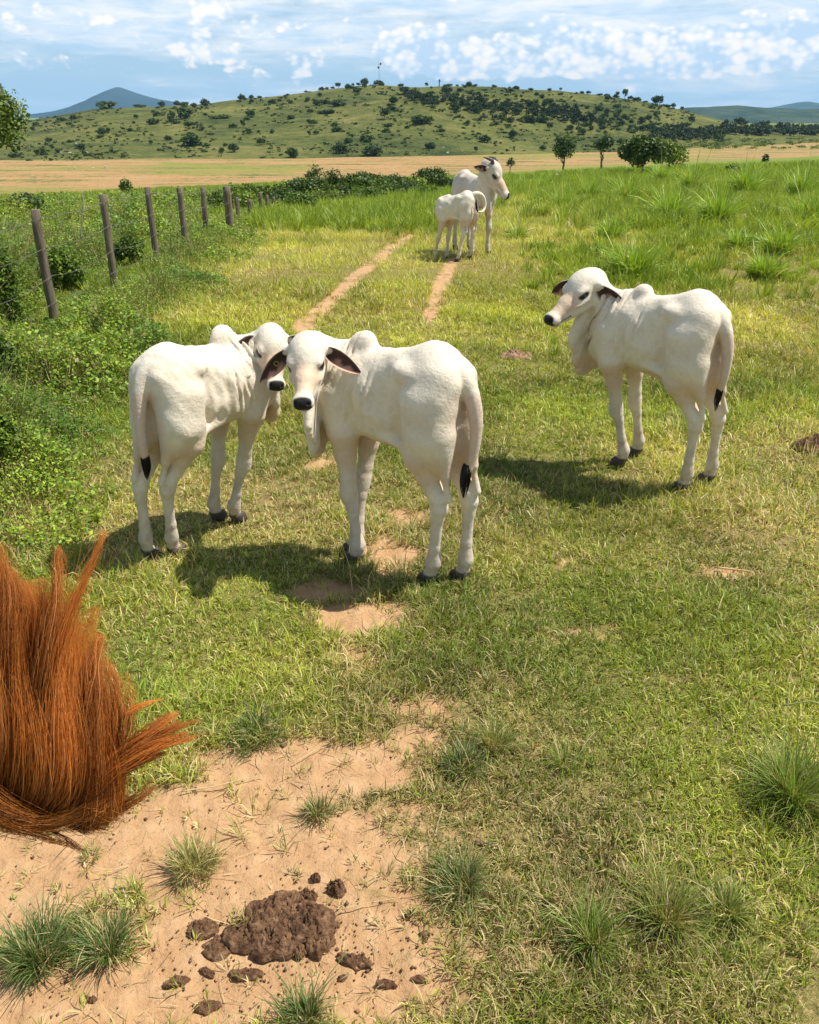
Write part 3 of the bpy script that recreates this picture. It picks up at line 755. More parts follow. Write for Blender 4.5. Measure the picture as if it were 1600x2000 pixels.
def bovine(name, label, P):
    """P: loc, yaw, scale, head(x,y,z local), hyaw, hpitch, hroll, feet, tail..."""
    g = lambda k, d: P.get(k, d)
    s = g('scale', 1.0); res = g('res', 0.0070); adult = g('adult', False)
    root = empty(name, P['loc'], P['yaw'])
    tag(root, label, g('cat', 'calf'), g('group', None))
    root.scale = (s, s, s); root.rotation_euler[1] = g('tilt', 0.0)
    hd = np.array(g('head', (0.62, 0, 1.12))); R = rot_f(g('hyaw', 0), g('hpitch', 0.6), g('hroll', 0))
    hs = g('hscale', 1.0)
    H = lambda f, l, u: hd + R @ (np.array([f, l, u]) * hs)
    F = Field((-0.80, min(-0.42, hd[1] - 0.42), -0.012), (max(0.9, hd[0] + 0.45), max(0.42, hd[1] + 0.42), 1.55), res)
    wb = g('width', 1.0)
    LX = g('len', 0.84)
    # trunk
    F.chain([((-0.31 * LX, 0, 0.990), 0.145), ((-0.15 * LX, 0, 0.960), 0.155), ((0.04 * LX, 0, 0.915), 0.178), ((0.20 * LX, 0, 0.895), 0.182), ((0.31 * LX, 0, 0.90), 0.150)], 0.05, 0.88 * wb)
    F.chain([((-0.31 * LX, 0, 1.115), 0.062), ((-0.16 * LX, 0, 1.060), 0.058), ((0.0, 0, 1.040), 0.052), ((0.17 * LX, 0, 1.050), 0.062)], 0.07)
    F.ell((-0.35 * LX, 0, 1.035), (0.150, 0.145 * wb, 0.155), k=0.05)
    F.ell((-0.02 * LX, 0, 0.815), (0.25 * LX, 0.120 * wb, 0.110), k=0.08)
    for sg in (1, -1):
        F.ell((-0.235 * LX, sg * 0.120 * wb, 1.070), (0.045, 0.030, 0.028), k=0.07)     # hook bone
        F.ell((-0.47 * LX, sg * 0.075 * wb, 1.045), (0.040, 0.035, 0.045), k=0.07)      # pin bone
        F.ell((-0.385 * LX, sg * 0.095 * wb, 0.880), (0.115, 0.086, 0.215), k=0.05)      # thigh
        F.ell((-0.42 * LX, sg * 0.085 * wb, 0.860), (0.075, 0.080, 0.200), k=0.05)      # ham
        F.ell((0.24 * LX, sg * 0.105 * wb, 0.885), (0.100, 0.055, 0.220), rot_f(0, 0.30, 0), k=0.035)   # shoulder blade
        F.ell((0.30 * LX, sg * 0.100 * wb, 0.800), (0.075, 0.060, 0.085), k=0.04)       # point of shoulder
        F.ell((-0.130 * LX, sg * 0.185 * wb, 0.975), (0.075, 0.045, 0.085), k=0.07, op='s')   # hollow of the flank
        F.ell((-0.215 * LX, sg * 0.200 * wb, 0.850), (0.030, 0.045, 0.120), k=0.06, op='s')   # groove before the thigh
        F.ell((0.095 * LX, sg * 0.215 * wb, 0.880), (0.022, 0.045, 0.150), rot_f(0, 0.2), k=0.06, op='s')   # groove behind the shoulder
    F.ell((0.33 * LX, 0, 0.79), (0.095, 0.10, 0.13), k=0.06)                            # brisket
    hp = g('hump', 1.0)
    hx = g('humpx', 0.155) * LX
    F.ell((hx - 0.015, g('humpy', 0.0), 1.105 + 0.025 * hp), (0.088 * hp, 0.052, 0.092 * hp), rot_f(0, 0.35), k=0.022)
    F.ell((hx + 0.075, g('humpy', 0.0), 1.075), (0.110, 0.045, 0.045), rot_f(0, 0.35), k=0.06)
    # neck
    nr = g('neckr', 1.0)
    nb = np.array([0.30 * LX, 0, 0.985]); nt = H(-0.02, 0, -0.03)
    mid = nb * 0.5 + nt * 0.5 + np.array(g('neckbow', (0.02, 0, 0.01)))
    F.chain([((0.22 * LX, 0, 0.99), 0.115 * nr), (tuple(nb), 0.112 * nr), (tuple(mid), 0.092 * nr), (tuple(nt), 0.080)], 0.05, 0.9)
    nbl = np.array([0.34 * LX, 0, 0.87]); ntl = H(0.03, 0, -0.10)
    midl = nbl * 0.5 + ntl * 0.5 + np.array(g('neckbow', (0.02, 0, 0.01)))
    F.chain([(tuple(nbl), 0.110 * nr), (tuple(midl), 0.078 * nr * nr), (tuple(ntl), 0.050 * nr)], 0.05, 0.85)
    # skin folds run round the neck
    ax0 = np.array([0.22 * LX, 0, 0.95]); d1 = (nt + ntl) / 2 - ax0
    x, y, z = F.coords((slice(None), slice(None), slice(None)))
    fold = g('fold', 0.017)
    if fold:
        sc_ = (x - 0.30 * LX) * 1.0 + np.abs(y) * 0.35 + (z - 0.95) * (0.30 + 0.4 * (x - 0.1)) + 0.012 * np.sin(z * 17 + x * 9) + 0.006 * np.sin(z * 41 + y * 30) + 0.010 * np.sin(x * 31 + y * 11)
        nx_ = (nt[0] - 0.2 * LX); 
        msk = sstep(-0.02, 0.20, x + 0.10 * np.abs(y) - 0.25 * (0.9 - z)) * sstep(0.60, 0.80, z) * (1 - 0.8 * sstep(1.08, 1.16, z))
        weak = sstep(-0.20, 0.05, x) * (1 - msk) * sstep(0.78, 0.9, z) * sstep(1.06, 1.0, z)
        ph = sc_ * 2 * math.pi / 0.047
        wv_ = 1.3 * (1 - np.abs(np.sin(ph * 0.5))) ** 1.6 + 0.8 * (1 - np.abs(np.sin(ph * 0.83 + 2 * z))) ** 2 - 0.55
        rnd_ = 0.55 + 0.45 * np.sin(z * 13 + x * 21 + 1.7)
        F.D += (fold * wv_ * msk * rnd_ + 0.0045 * wv_ * weak * rnd_).astype(np.float32)
    F.D += (0.0030 * np.sin(x * 2 * math.pi / 0.062 + z * 6) * sstep(-0.22, -0.10, x) * sstep(0.18, 0.08, x) * sstep(0.74, 0.84, z) * sstep(1.02, 0.94, z) + 0.0035 * np.sin(x * 19 + z * 11) * np.sin(z * 23 - y * 17 + 2) + 0.0016 * np.sin(x * 63 + y * 20) * np.sin(z * 57 + x * 31)).astype(np.float32)
    # dewlap: a loose fold from throat to brisket
    dl = g('dewlap', 0.10); nd = 26
    thr = H(0.10, 0, -0.115); bri = np.array([0.43 * LX, 0, 0.64])
    rg = random.Random(hash(label) % 1000 if False else len(label))
    for i in range(nd):
        q = i / (nd - 1)
        top = ntl * (1 - q) + np.array([0.36 * LX, 0, 0.78]) * q + np.array(g('neckbow', (0.02, 0, 0.01))) * 4 * q * (1 - q)
        edge = thr * (1 - q) + bri * q + np.array([0.03, 0, -0.02]) * 4 * q * (1 - q) * 0.8
        dn = edge - top; ln = np.linalg.norm(dn) + 1e-6
        dn = dn / ln + np.array([0.12, 0, -1.0]) * (0.6 + 0.6 * math.sin(math.pi * q)); dn /= np.linalg.norm(dn)
        end = top + dn * (0.06 + ln * 0.5 + dl * math.sin(math.pi * min(1, 0.22 + q * 0.85)) ** 0.7)
        sw = 0.014 * math.sin(i * 1.1)
        F.cone(top, end + np.array([0, sw, 0]), 0.046, 0.019, 0.020)
    # head
    r = lambda v: v * hs
    F.cone(H(0.0, 0, 0.0), H(0.10, 0, 0.005), r(0.080), r(0.080), 0.03)
    F.ell(H(0.055, 0, 0.040), (r(0.085), r(0.078), r(0.062)), R, k=0.03)             # bulging forehead
    F.cone(H(0.10, 0, -0.004), H(0.215, 0, -0.018), r(0.070), r(0.052), 0.03)
    F.cone(H(0.215, 0, -0.018), H(0.325, 0, -0.030), r(0.047) * g('muz', 1.0), r(0.038) * g('muz', 1.0), 0.02)
    mk = g('muz', 1.0); F.cone(H(0.345, -0.017, -0.031), H(0.345, 0.017, -0.031), r(0.034) * mk, r(0.034) * mk, 0.02); F.ell(H(0.358, 0, -0.026), (r(0.022) * mk, r(0.038) * mk, r(0.024) * mk), R, k=0.012)            # muzzle
    F.ell(H(0.32, 0, -0.068), (r(0.038), r(0.036), r(0.022)), R, k=0.015)            # chin
    for sg in (1, -1):
        F.cone(H(0.03, sg * 0.045, -0.075), H(0.26, sg * 0.018, -0.070), r(0.045), r(0.026), 0.03)   # jaw
        F.ell(H(0.125, sg * 0.066, 0.031), (r(0.040), r(0.020), r(0.020)), R, k=0.02)                # brow
        F.ell(H(0.150, sg * 0.066, -0.030), (r(0.050), r(0.014), r(0.012)), R, k=0.03)               # cheek bone
        F.ell(H(0.130, sg * 0.085, 0.006), (r(0.023), r(0.016), r(0.012)), R, k=0.008, op='s')       # eye socket
        F.cone(H(0.02, sg * 0.060, 0.012), H(0.02, sg * 0.105, 0.004), r(0.028), r(0.020), 0.025)     # ear root
        F.ell(H(0.372, sg * 0.030, -0.018), (r(0.014), r(0.010), r(0.008)), R, k=0.006, op='s')      # nostril
    F.cone(H(0.27, -0.06, -0.062), H(0.38, 0, -0.066), r(0.002), r(0.002), 0.006, op='s')
    F.cone(H(0.27, 0.06, -0.062), H(0.38, 0, -0.066), r(0.002), r(0.002), 0.006, op='s')
    # legs
    feet = g('feet', ((0.22, 0.12), (0.22, -0.12), (-0.36, 0.10), (-0.36, -0.10)))
    kn = g('knee', [(0, 0), (0, 0), (0, 0), (0, 0)])
    lt = g('leg', 1.0); hoofs = []
    XO = 0.22 * (LX - 1)
    for q, sg in ((0, 1), (1, -1)):
        fx, fy_ = feet[q]; dx = fx - 0.22 * LX; dy = fy_ - sg * 0.12; kx, ky = kn[q]
        def J(x, y, z, w, kk=0.0): return (x + XO + dx * w + kx * kk, sg * y + dy * w + ky * kk, z)
        F.chain([(J(0.25, .10, .90, 0), .095), (J(0.21, .112, .725, 0.05), .076), (J(0.212, .118, .60, .25, .4), .057 * lt), (J(0.218, .12, .48, .42, .8), .042 * lt), (J(0.226, .12, .425, .5, 1), .047 * lt),
                 (J(0.229, .12, .385, .55, 1), .046 * lt), (J(0.222, .12, .335, .65, .8), .032 * lt), (J(0.22, .12, .20, .82, .4), .029 * lt), (J(0.22, .12, .150, .90, .2), .033 * lt), (J(0.22, .12, .120, .95, .1), .040 * lt), (J(0.225, .12, .095, .97, .1), .035 * lt),
                 (J(0.232, .12, .065, 1), .034 * lt)], 0.02)
        F.cone(J(0.232, .12, .07, 1), J(0.262, .12, .010, 1), .036 * lt, .042 * lt, 0.012)
        hoofs.append(((J(0.236, .12, 0, 1)), 1.0))
    XO = 0.015
    for q, sg in ((2, 1), (3, -1)):
        fx, fy_ = feet[q]; dx = fx + 0.36 - XO; dy = fy_ - sg * 0.10; kx, ky = kn[q]
        def J(x, y, z, w, kk=0.0): return (x + XO + dx * w + kx * kk, sg * y + dy * w + ky * kk, z)
        F.chain([(J(-0.30, .085, .95, 0), .115), (J(-0.31, .098, .80, .02), .094), (J(-0.305, .104, .70, .10, .1), .076), (J(-0.33, .104, .615, .28, .4), .060 * lt), (J(-0.365, .102, .545, .42, .7), .046 * lt),
                 (J(-0.395, .10, .49, .55, 1), .046 * lt), (J(-0.40, .10, .445, .62, 1), .045 * lt), (J(-0.392, .10, .39, .72, .8), .034 * lt), (J(-0.378, .10, .22, .85, .4), .030 * lt), (J(-0.374, .10, .165, .90, .3), .034 * lt),
                 (J(-0.372, .10, .13, .95, .1), .040 * lt), (J(-0.358, .10, .07, 1), .034 * lt)], 0.02)
        F.cone(J(-0.37, .100, .80, .02), J(-0.43, .100, .63, .3, .4), .080, .026, 0.05)               # hamstring
        F.cone(J(-0.43, .10, .62, .3, .4), J(-0.448, .10, .505, .5, 1), .014, .021 * lt, 0.018)      # point of hock
        F.cone(J(-0.358, .10, .07, 1), J(-0.330, .10, .010, 1), .036 * lt, .042 * lt, 0.012)
        F.cone((-0.08 * LX, sg * 0.10, 0.750), J(-0.28, .110, .71, .1), 0.018, 0.026, 0.05)   # flank fold
        F.cone(J(-0.25, .110, .78, 0), J(-0.285, .112, .69, .1), .03, .045, .05)   # stifle
        hoofs.append(((J(-0.356, .10, 0, 1)), 1.0))
    if g('belly', 0):   # navel fold / sheath
        F.cone((0.0, 0, 0.735), (-0.16, 0, 0.665), 0.05, 0.028, 0.05); F.cone((-0.16, 0, 0.665), (-0.19, 0, 0.63), 0.028, 0.018, 0.03); F.cone((-0.16, 0, 0.665), (-0.30, 0, 0.72), 0.018, 0.02, 0.03)
    if g('udder', 0):
        F.ell((-0.22, 0, 0.62), (0.10, 0.09, 0.09), k=0.05)
        for a_, b_ in ((1, 1), (1, -1), (-1, 1), (-1, -1)): F.cone((-0.22 + a_ * 0.04, b_ * 0.04, 0.56), (-0.22 + a_ * 0.045, b_ * 0.045, 0.49), 0.018, 0.013, 0.01)
    # tail
    tl = g('tail', [(-0.47, 0, 1.085), (-0.53, 0, 1.03), (-0.55, 0, 0.90), (-0.545, 0, 0.75), (-0.545, 0, 0.60)])
    tl = [(p[0] + 0.47 * (1 - LX), p[1], p[2]) for p in tl]
    _k = np.linspace(0, 1, len(tl)); _t = np.linspace(0, 1, 22); _P = np.stack([np.interp(_t, _k, np.array(tl)[:, c_]) for c_ in range(3)], 1)
    for _ in range(6): _P[1:-1] = (_P[:-2] + 2 * _P[1:-1] + _P[2:]) / 4
    tl = [tuple(q) for q in _P]
    tr = np.interp(np.linspace(0, 1, len(tl)), [0, .25, .6, 1], [.050, .036, .022, .014])
    F.chain([(p, float(rr)) for p, rr in zip(tl, tr)], 0.015)
    F.D = np.maximum(F.D, (-(F.ax[2] - 0.0))[None, None, :].astype(np.float32) + 0 * F.D)
    V, Q = F.mesh()
    # vertex colours
    loc = (V - hd) @ R / hs
    f_, l_, u_ = loc.T
    base = np.array([0.79, 0.71, 0.575]); base = np.array(g('coat', base))
    col = np.tile(base, (len(V), 1))
    def blend(mask, c): 
        nonlocal col
        col = col * (1 - mask[:, None]) + np.array(c) * mask[:, None]
    nz_ = fbm(V[:, 0] * 9 + V[:, 2] * 5, V[:, 1] * 9 + V[:, 2] * 7, 11, 4)
    nz2 = fbm(V[:, 0] * 30, V[:, 2] * 26 + V[:, 1] * 20, 12, 3)
    blend(np.clip((nz_ - 0.5) * 3, 0, 1) * 0.30, (0.62, 0.50, 0.38))
    blend(sstep(0.60, 0.08, V[:, 2]) * (0.22 + 0.75 * np.clip(nz2 - .25, 0, 1)), (0.36, 0.25, 0.16))
    blend(np.clip((fbm(V[:, 0] * 3 + 9, V[:, 2] * 3 + V[:, 1] * 4, 16, 4) - .42) * 3, 0, 1) * sstep(-0.05, .25, V[:, 0]) * 0.45, (0.46, 0.43, 0.38))
    blend(np.clip((nz2 - .60) * 5, 0, 1) * 0.20, (0.50, 0.38, 0.26))                 # dirty lower legs
    blend(sstep(0.76, 0.68, V[:, 2]) * sstep(0.5, 0.62, V[:, 2]) * (np.abs(V[:, 1]) < 0.2) * 0.45, (0.60, 0.36, 0.20))  # warm light bounced up from the ground, painted onto the belly
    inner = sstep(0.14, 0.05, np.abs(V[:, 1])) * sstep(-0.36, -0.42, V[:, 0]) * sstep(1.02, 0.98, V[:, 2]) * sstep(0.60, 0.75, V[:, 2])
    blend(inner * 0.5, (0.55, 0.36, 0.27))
    head_m = (f_ > -0.1) & (f_ < 0.45) & (np.abs(l_) < 0.15) & (np.abs(u_) < 0.16)
    nz3 = fbm(V[:, 0] * 4 + 3, V[:, 2] * 4 + V[:, 1] * 3, 14, 3)
    blend(np.clip((nz3 - 0.55) * 4, 0, 1) * 0.22, (0.56, 0.42, 0.30))
    sp_ = vnoise(V[:, 0] * 70 + V[:, 1] * 40, V[:, 2] * 70 - V[:, 1] * 30, 15)
    blend((sp_ > 0.985) * 0.25, (0.25, 0.18, 0.13))
    bridge = sstep(0.15, 0.20, f_) * sstep(0.33, 0.29, f_) * sstep(-0.03, 0.0, u_ + 0.02) * head_m
    blend(bridge * (0.35 + 0.45 * nz2), (0.62, 0.38, 0.22))
    dk = np.sqrt(((f_ - 0.134) / 0.038) ** 2 + ((np.abs(l_) - 0.074) / 0.030) ** 2 + ((u_ - 0.006) / 0.021) ** 2)
    blend(sstep(1.15, 0.75, dk) * head_m, (0.030, 0.024, 0.020))
    mz = sstep(0.352, 0.360, f_ + 0.15 * (u_ + 0.03)) * sstep(0.044, 0.038, np.abs(l_)) * sstep(-0.060, -0.052, u_) * head_m
    blend(mz, (0.010, 0.009, 0.010))
    lip = (np.abs(u_ + 0.064) < 0.005) & head_m & (f_ > 0.24)
    blend(lip.astype(float) * 0.7, (0.05, 0.035, 0.03))
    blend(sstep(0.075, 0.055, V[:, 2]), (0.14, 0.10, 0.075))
    if adult:
        blend(sstep(0.9, 1.1, V[:, 2]) * (f_ < -0.05) * 0.15, (0.45, 0.36, 0.32))
    parts = [(V, Q, np.zeros((0, 3), int), col)]; eartip = {}
    for sg, key in ((1, 'earL'), (-1, 'earR')):
        ed, en = g(key, ((-0.15, 0.80, -0.50), (0.75, 0.1, -0.5)))
        e = np.array(ed, float) * [1, sg, 1]; e /= np.linalg.norm(e)
        n = np.array(en, float) * [1, sg, 1]; n -= e * (n @ e); n /= np.linalg.norm(n)
        sd = np.cross(n, e) * sg      # +side = upper edge
        if sd[2] < 0: sd = -sd
        eV, eQ, eC = ear_shell(np.array([0.02, sg * 0.085, 0.002]), e, sd, n, g('earlen', 0.20), g('earw', 0.055), 0.038)
        eV = hd + (eV * hs) @ R.T
        eartip[sg] = H(*(np.array([0.02, sg * 0.085, 0.002]) + e * g('earlen', 0.2)))
        if np.dot(np.cross(n, e), sd) < 0: eQ = eQ[:, ::-1]
        parts.append((eV, eQ, np.zeros((0, 3), int), eC))
        if g('tags', True) and (sg == g('tagside', -1)):
            c0 = np.array([0.02, sg * 0.085, 0.0]) + e * 0.085 + n * 0.010 + sd * 0.006
            a = np.linspace(0, 2 * np.pi, 13)[:-1]
            ring = [hd + R @ ((c0 + (np.cos(q) * e + np.sin(q) * sd) * 0.011) * hs) for q in a]
            ring.append(ring[0])
            tv, tq, tt_ = tube_np(ring, 0.003 * hs, 6, False)
            obj('ear_tag', mesh_np('ear_tag', tv, [tq], smooth=True), CM['tag'], root)
    Vj, Qj, Tj, Cj = join_np(parts)
    obj('body', mesh_np('body', Vj, [Qj], {'Col': Cj}, True), CM['hide'], root)
    # eyes
    for sg in (1, -1):
        c = H(0.131, sg * 0.0665, 0.007)
        import bmesh
        bm = bmesh.new(); bmesh.ops.create_uvsphere(bm, u_segments=16, v_segments=10, radius=0.0205 * hs)
        me = bpy.data.meshes.new('eye'); bm.to_mesh(me); bm.free()
        for p_ in me.polygons: p_.use_smooth = True
        obj('eye', me, CM['eye'], root, c)
    # cloven hooves: a dark shell of two claws round each toe
    for (hx_, hy_, _), _w in hoofs:
        pcs = []
        for cs in (-1, 1):
            ys = hy_ + cs * 0.019
            prof = [(0.0, 0.022, 0.020), (0.022, 0.030, 0.0205), (0.045, 0.032, 0.019), (0.062, 0.027, 0.016)]
            rings = []
            for zz, rx, ry in prof:
                a = np.linspace(0, 2 * np.pi, 15)[:-1]; sh = (0.062 - zz) * 0.75
                rx2 = rx + 0.012
                rings.append(np.stack([hx_ + 0.004 + sh * 0.7 + rx2 * np.cos(a) * (1 + 0.12 * (np.cos(a) > 0)), ys + ry * np.sin(a) * (1 - 0.25 * (np.cos(a) > 0.3)), np.full(14, zz)], 1))
            # bottom first ring slightly larger
            rings[0][:, 0] = rings[1][:, 0] + 0.006
            rv = np.concatenate(rings); q_ = []
            for i in range(3):
                for j in range(14):
                    k_ = (j + 1) % 14; q_.append((i * 14 + j, i * 14 + k_, (i + 1) * 14 + k_, (i + 1) * 14 + j))
            rv = np.vstack([rv, rings[0].mean(0), rings[-1].mean(0)]); t_ = []
            for j in range(14):
                k_ = (j + 1) % 14; t_ += [(k_, j, 56), (42 + j, 42 + k_, 57)]
            pcs.append((rv, np.array(q_), np.array(t_)))
        hv, hq, ht, _ = join_np(pcs)
        obj('hoof', mesh_np('hoof', hv, [hq, ht], smooth=True), CM['hoof'], root)
    # tail switch: strands of black hair
    sw = g('switch', None)
    if sw is None:
        e_ = np.array(tl[-1]); sw = [e_ + [0, 0, 0.03], e_ + [0, 0, -0.06], e_ + [0.005, 0, -0.14], e_ + [0.01, 0, -0.22]]
    sw = np.array(sw, float); pcs = []
    rr_ = random.Random(5); ns = 130
    swr = g('switchw', 0.020)
    for i in range(ns):
        a = rr_.uniform(0, 6.283); rad = math.sqrt(rr_.random()) * swr; ln = rr_.uniform(0.55, 1.0)
        m = len(sw); tq = np.linspace(0, ln, 7)
        pts = np.stack([np.interp(tq * (m - 1), range(m), sw[:, k]) for k in range(3)], 1)
        env = np.sin(np.pi * np.clip(tq * 0.80 + 0.16, 0, 1)) ** 0.9
        off = np.array([math.cos(a), math.sin(a), 0.0]) * rad
        pts = pts + off * env[:, None]
        wv = np.linspace(0.0028, 0.0006, 7)
        tv, tq2, _ = tube_np(pts, wv, 3, False)
        pcs.append((tv, tq2, np.zeros((0, 3), int)))
    sv, sq, _, _ = join_np(pcs)
    obj('tail_switch', mesh_np('tail_switch', sv, [sq], smooth=True), CM['hair'], root)
    if g('horns', 0):
        for sg in (1, -1):
            pts = [H(0.02, sg * 0.05, 0.06), H(-0.01, sg * 0.075, 0.085), H(-0.035, sg * 0.088, 0.072), H(-0.065, sg * 0.095, 0.05), H(-0.09, sg * 0.098, 0.032)]
            hv2, hq2, ht2 = tube_np(pts, [0.022 * hs, 0.020 * hs, 0.016 * hs, 0.010 * hs, 0.003 * hs], 10)
            obj('horn', mesh_np('horn', hv2, [hq2, ht2], smooth=True), CM['horn'], root)
    root['_lm'] = 0
    del root['_lm']
    def W_(p):
        p = np.array(p) * s; cy, sy = math.cos(P['yaw']), math.sin(P['yaw'])
        return (P['loc'][0] + cy * p[0] - sy * p[1], P['loc'][1] + sy * p[0] + cy * p[1], P['loc'][2] + p[2])
    bovine.marks = {'muzzle': proj(W_(H(0.36, 0, -0.03))), 'fore': proj(W_(H(0.05, 0, 0.10))), 'eyeL': proj(W_(H(0.128, 0.078, 0))), 'eyeR': proj(W_(H(0.128, -0.078, 0))),
                    'hump': proj(W_((hx, 0, 1.20))), 'tailhead': proj(W_((-0.47 * LX, 0, 1.12))), 'rumptop': proj(W_((-0.35 * LX, 0, 1.20))), 'chest': proj(W_((0.36 * LX, 0, 0.66))), 'earL': proj(W_(eartip[1])), 'earR': proj(W_(eartip[-1])), 'switch': proj(W_(sw[-1])), 'feet': [proj(W_((a[0], a[1], 0))) for a in feet]}
    return root

def local_of(P, w):
    """world xy -> local xy of an animal"""
    dx, dy = w[0] - P['loc'][0], w[1] - P['loc'][1]; c_, s_ = math.cos(P['yaw']), math.sin(P['yaw'])
    return ((dx * c_ + dy * s_) / P['scale'], (-dx * s_ + dy * c_) / P['scale'])

D_ = math.radians

SW = [(0.0, 0, 0.05), (0.0, 0, 0.0), (0.004, 0.004, -0.06), (0.0, 0.012, -0.115)]
def swi(p): return [tuple(np.array(p) + np.array(q)) for q in SW]
# ---- calf in the middle, facing away to the left, head turned back to the camera
P2 = dict(loc=(-0.12, 3.88, 0.0), yaw=D_(143), scale=1.06, head=(0.278, 0.205, 1.125), hyaw=D_(127), hpitch=D_(24), hroll=D_(3), hump=0.72, dewlap=0.24,
          belly=1, neckbow=(0.09, 0.0, 0.02), tagside=-1, hscale=0.955, earlen=0.210, earw=0.043, leg=0.87,
          earL=((0.48, 0.80, -0.34), (0.75, 0.0, 0.6)), earR=((0.42, 0.80, -0.58), (0.75, 0.0, 0.6)),
          tail=[(-0.45, 0.0, 1.10), (-0.52, -0.01, 1.05), (-0.565, -0.02, 0.92), (-0.57, -0.02, 0.80), (-0.56, -0.01, 0.70), (-0.545, 0.01, 0.64)], switchw=0.026)
P2['feet'] = [local_of(P2, at(*p, z=0)) for p in ((702, 1104), (697, 1084), (842, 1142), (905, 1136))]
P2['switch'] = swi((-0.545 + 0.075, 0.015, 0.63))
# ---- calf on the left, facing away to the right, looking back
P1 = dict(loc=(-1.05, 4.20, 0.0), yaw=D_(58), scale=1.0, head=(0.345, -0.135, 1.112), hyaw=D_(-136), hpitch=D_(28), hroll=D_(-4), hump=0.90, dewlap=0.15,
          belly=0, neckbow=(0.07, 0.0, 0.0), tagside=-1, hscale=0.955, earlen=0.20, earw=0.053, width=1.04, leg=0.86,
          earL=((0.1, 0.9, 0.05), (0.6, 0.0, 0.2)), earR=((0.72, 0.95, -0.12), (0.75, 0.0, 0.75)),
          tail=[(-0.45, 0.0, 1.10), (-0.52, 0.01, 1.04), (-0.56, 0.01, 0.92), (-0.565, 0.015, 0.80), (-0.56, 0.02, 0.70), (-0.555, 0.02, 0.66)], switchw=0.024)
P1['feet'] = [local_of(P1, at(*p, z=0)) for p in ((420, 1018), (458, 1022), (292, 1092), (342, 1088))]
P1['switch'] = swi((-0.555 + 0.075, 0.02, 0.65))
# ---- calf on the right
P3 = dict(loc=(1.50, 5.10, 0.0), yaw=D_(132), scale=1.07, head=(0.365, 0.108, 1.168), hyaw=D_(80), hpitch=D_(28), hroll=D_(0), hump=0.62, humpx=0.10, dewlap=0.21,
          belly=1, neckbow=(0.06, 0.0, 0.0), tags=False, earlen=0.215, earw=0.058, earR=((0.38, 0.85, -0.30), (0.85, -0.5, 0.1)), earL=((-0.25, 0.50, -0.75), (0.75, 0.45, 0.1)), leg=0.86,
          tail=[(-0.45, 0.0, 1.10), (-0.525, 0.0, 1.04), (-0.56, -0.02, 0.92), (-0.565, -0.03, 0.80), (-0.56, -0.03, 0.72), (-0.55, -0.03, 0.67)])
P3['feet'] = [local_of(P3, at(*p, z=0)) for p in ((1217, 912), (1246, 893), (1334, 962), (1383, 945))]
P3['switch'] = swi((-0.55 + 0.075, -0.03, 0.66))
# ---- the cow further up the track and the calf suckling from her
P4 = dict(loc=(1.14, 15.15, float(ground_z(1.14, 15.1))), yaw=D_(-66), scale=1.13, res=0.014, head=(0.60, -0.12, 1.29), hyaw=D_(44), hpitch=D_(50), hump=0.45, humpx=0.22, dewlap=0.27, len=1.10, neckr=1.38, muz=1.28,
          cat='cow', adult=True, horns=1, udder=1, hscale=1.36, tags=False, width=0.92, leg=0.95, neckbow=(0.03, 0, 0.0), coat=(0.66, 0.59, 0.50),
          earL=((-0.2, 0.85, -0.3), (0.6, 0.0, -0.3)), earR=((-0.62, 0.42, -0.62), (0.35, 0.9, 0.1)), earlen=0.15, earw=0.040, fold=0.010,
          feet=((0.25, 0.11), (0.20, -0.14), (-0.36, 0.11), (-0.46, -0.10)))
P5 = dict(loc=(0.80, 14.25, 0.0), yaw=D_(142), scale=0.91, res=0.012, tilt=0.09, head=(0.36, -0.26, 0.80), hyaw=D_(-95), hpitch=D_(-5), hump=0.3, dewlap=0.04, tags=False, leg=0.86, fold=0.004,
          tail=[(-0.45, 0.0, 1.10), (-0.53, -0.03, 1.15), (-0.58, -0.14, 1.12), (-0.60, -0.22, 1.00), (-0.60, -0.20, 0.86), (-0.60, -0.08, 0.81), (-0.59, 0.02, 0.84)])
P5['feet'] = [local_of(P5, at(*p, z=0)) for p in ((850, 507), (873, 505), (895, 514), (918, 508))]
P5['switch'] = [(-0.515, 0.02, 0.83), (-0.515, 0.06, 0.90), (-0.51, 0.06, 0.98), (-0.50, 0.03, 1.06)]
bovine('calf', 'white calf in the middle of the picture, head turned back to the camera', P2)
print('P2', {k: ([tuple(int(c) for c in q) for q in v] if isinstance(v, list) else tuple(int(c) for c in v)) for k, v in bovine.marks.items()})
bovine('calf', 'white calf on the left looking back, its muzzle behind the middle calf ear', P1)
print('P1', {k: ([tuple(int(c) for c in q) for q in v] if isinstance(v, list) else tuple(int(c) for c in v)) for k, v in bovine.marks.items()})
bovine('calf', 'white calf standing alone on the right, head in profile towards the left', P3)
print('P3', {k: ([tuple(int(c) for c in q) for q in v] if isinstance(v, list) else tuple(int(c) for c in v)) for k, v in bovine.marks.items()})
bovine('cow', 'grown white cow with short horns looking right, up the track behind the suckling calf', P4)
bovine('calf', 'small white calf with a curled tail suckling beside the cow', P5)

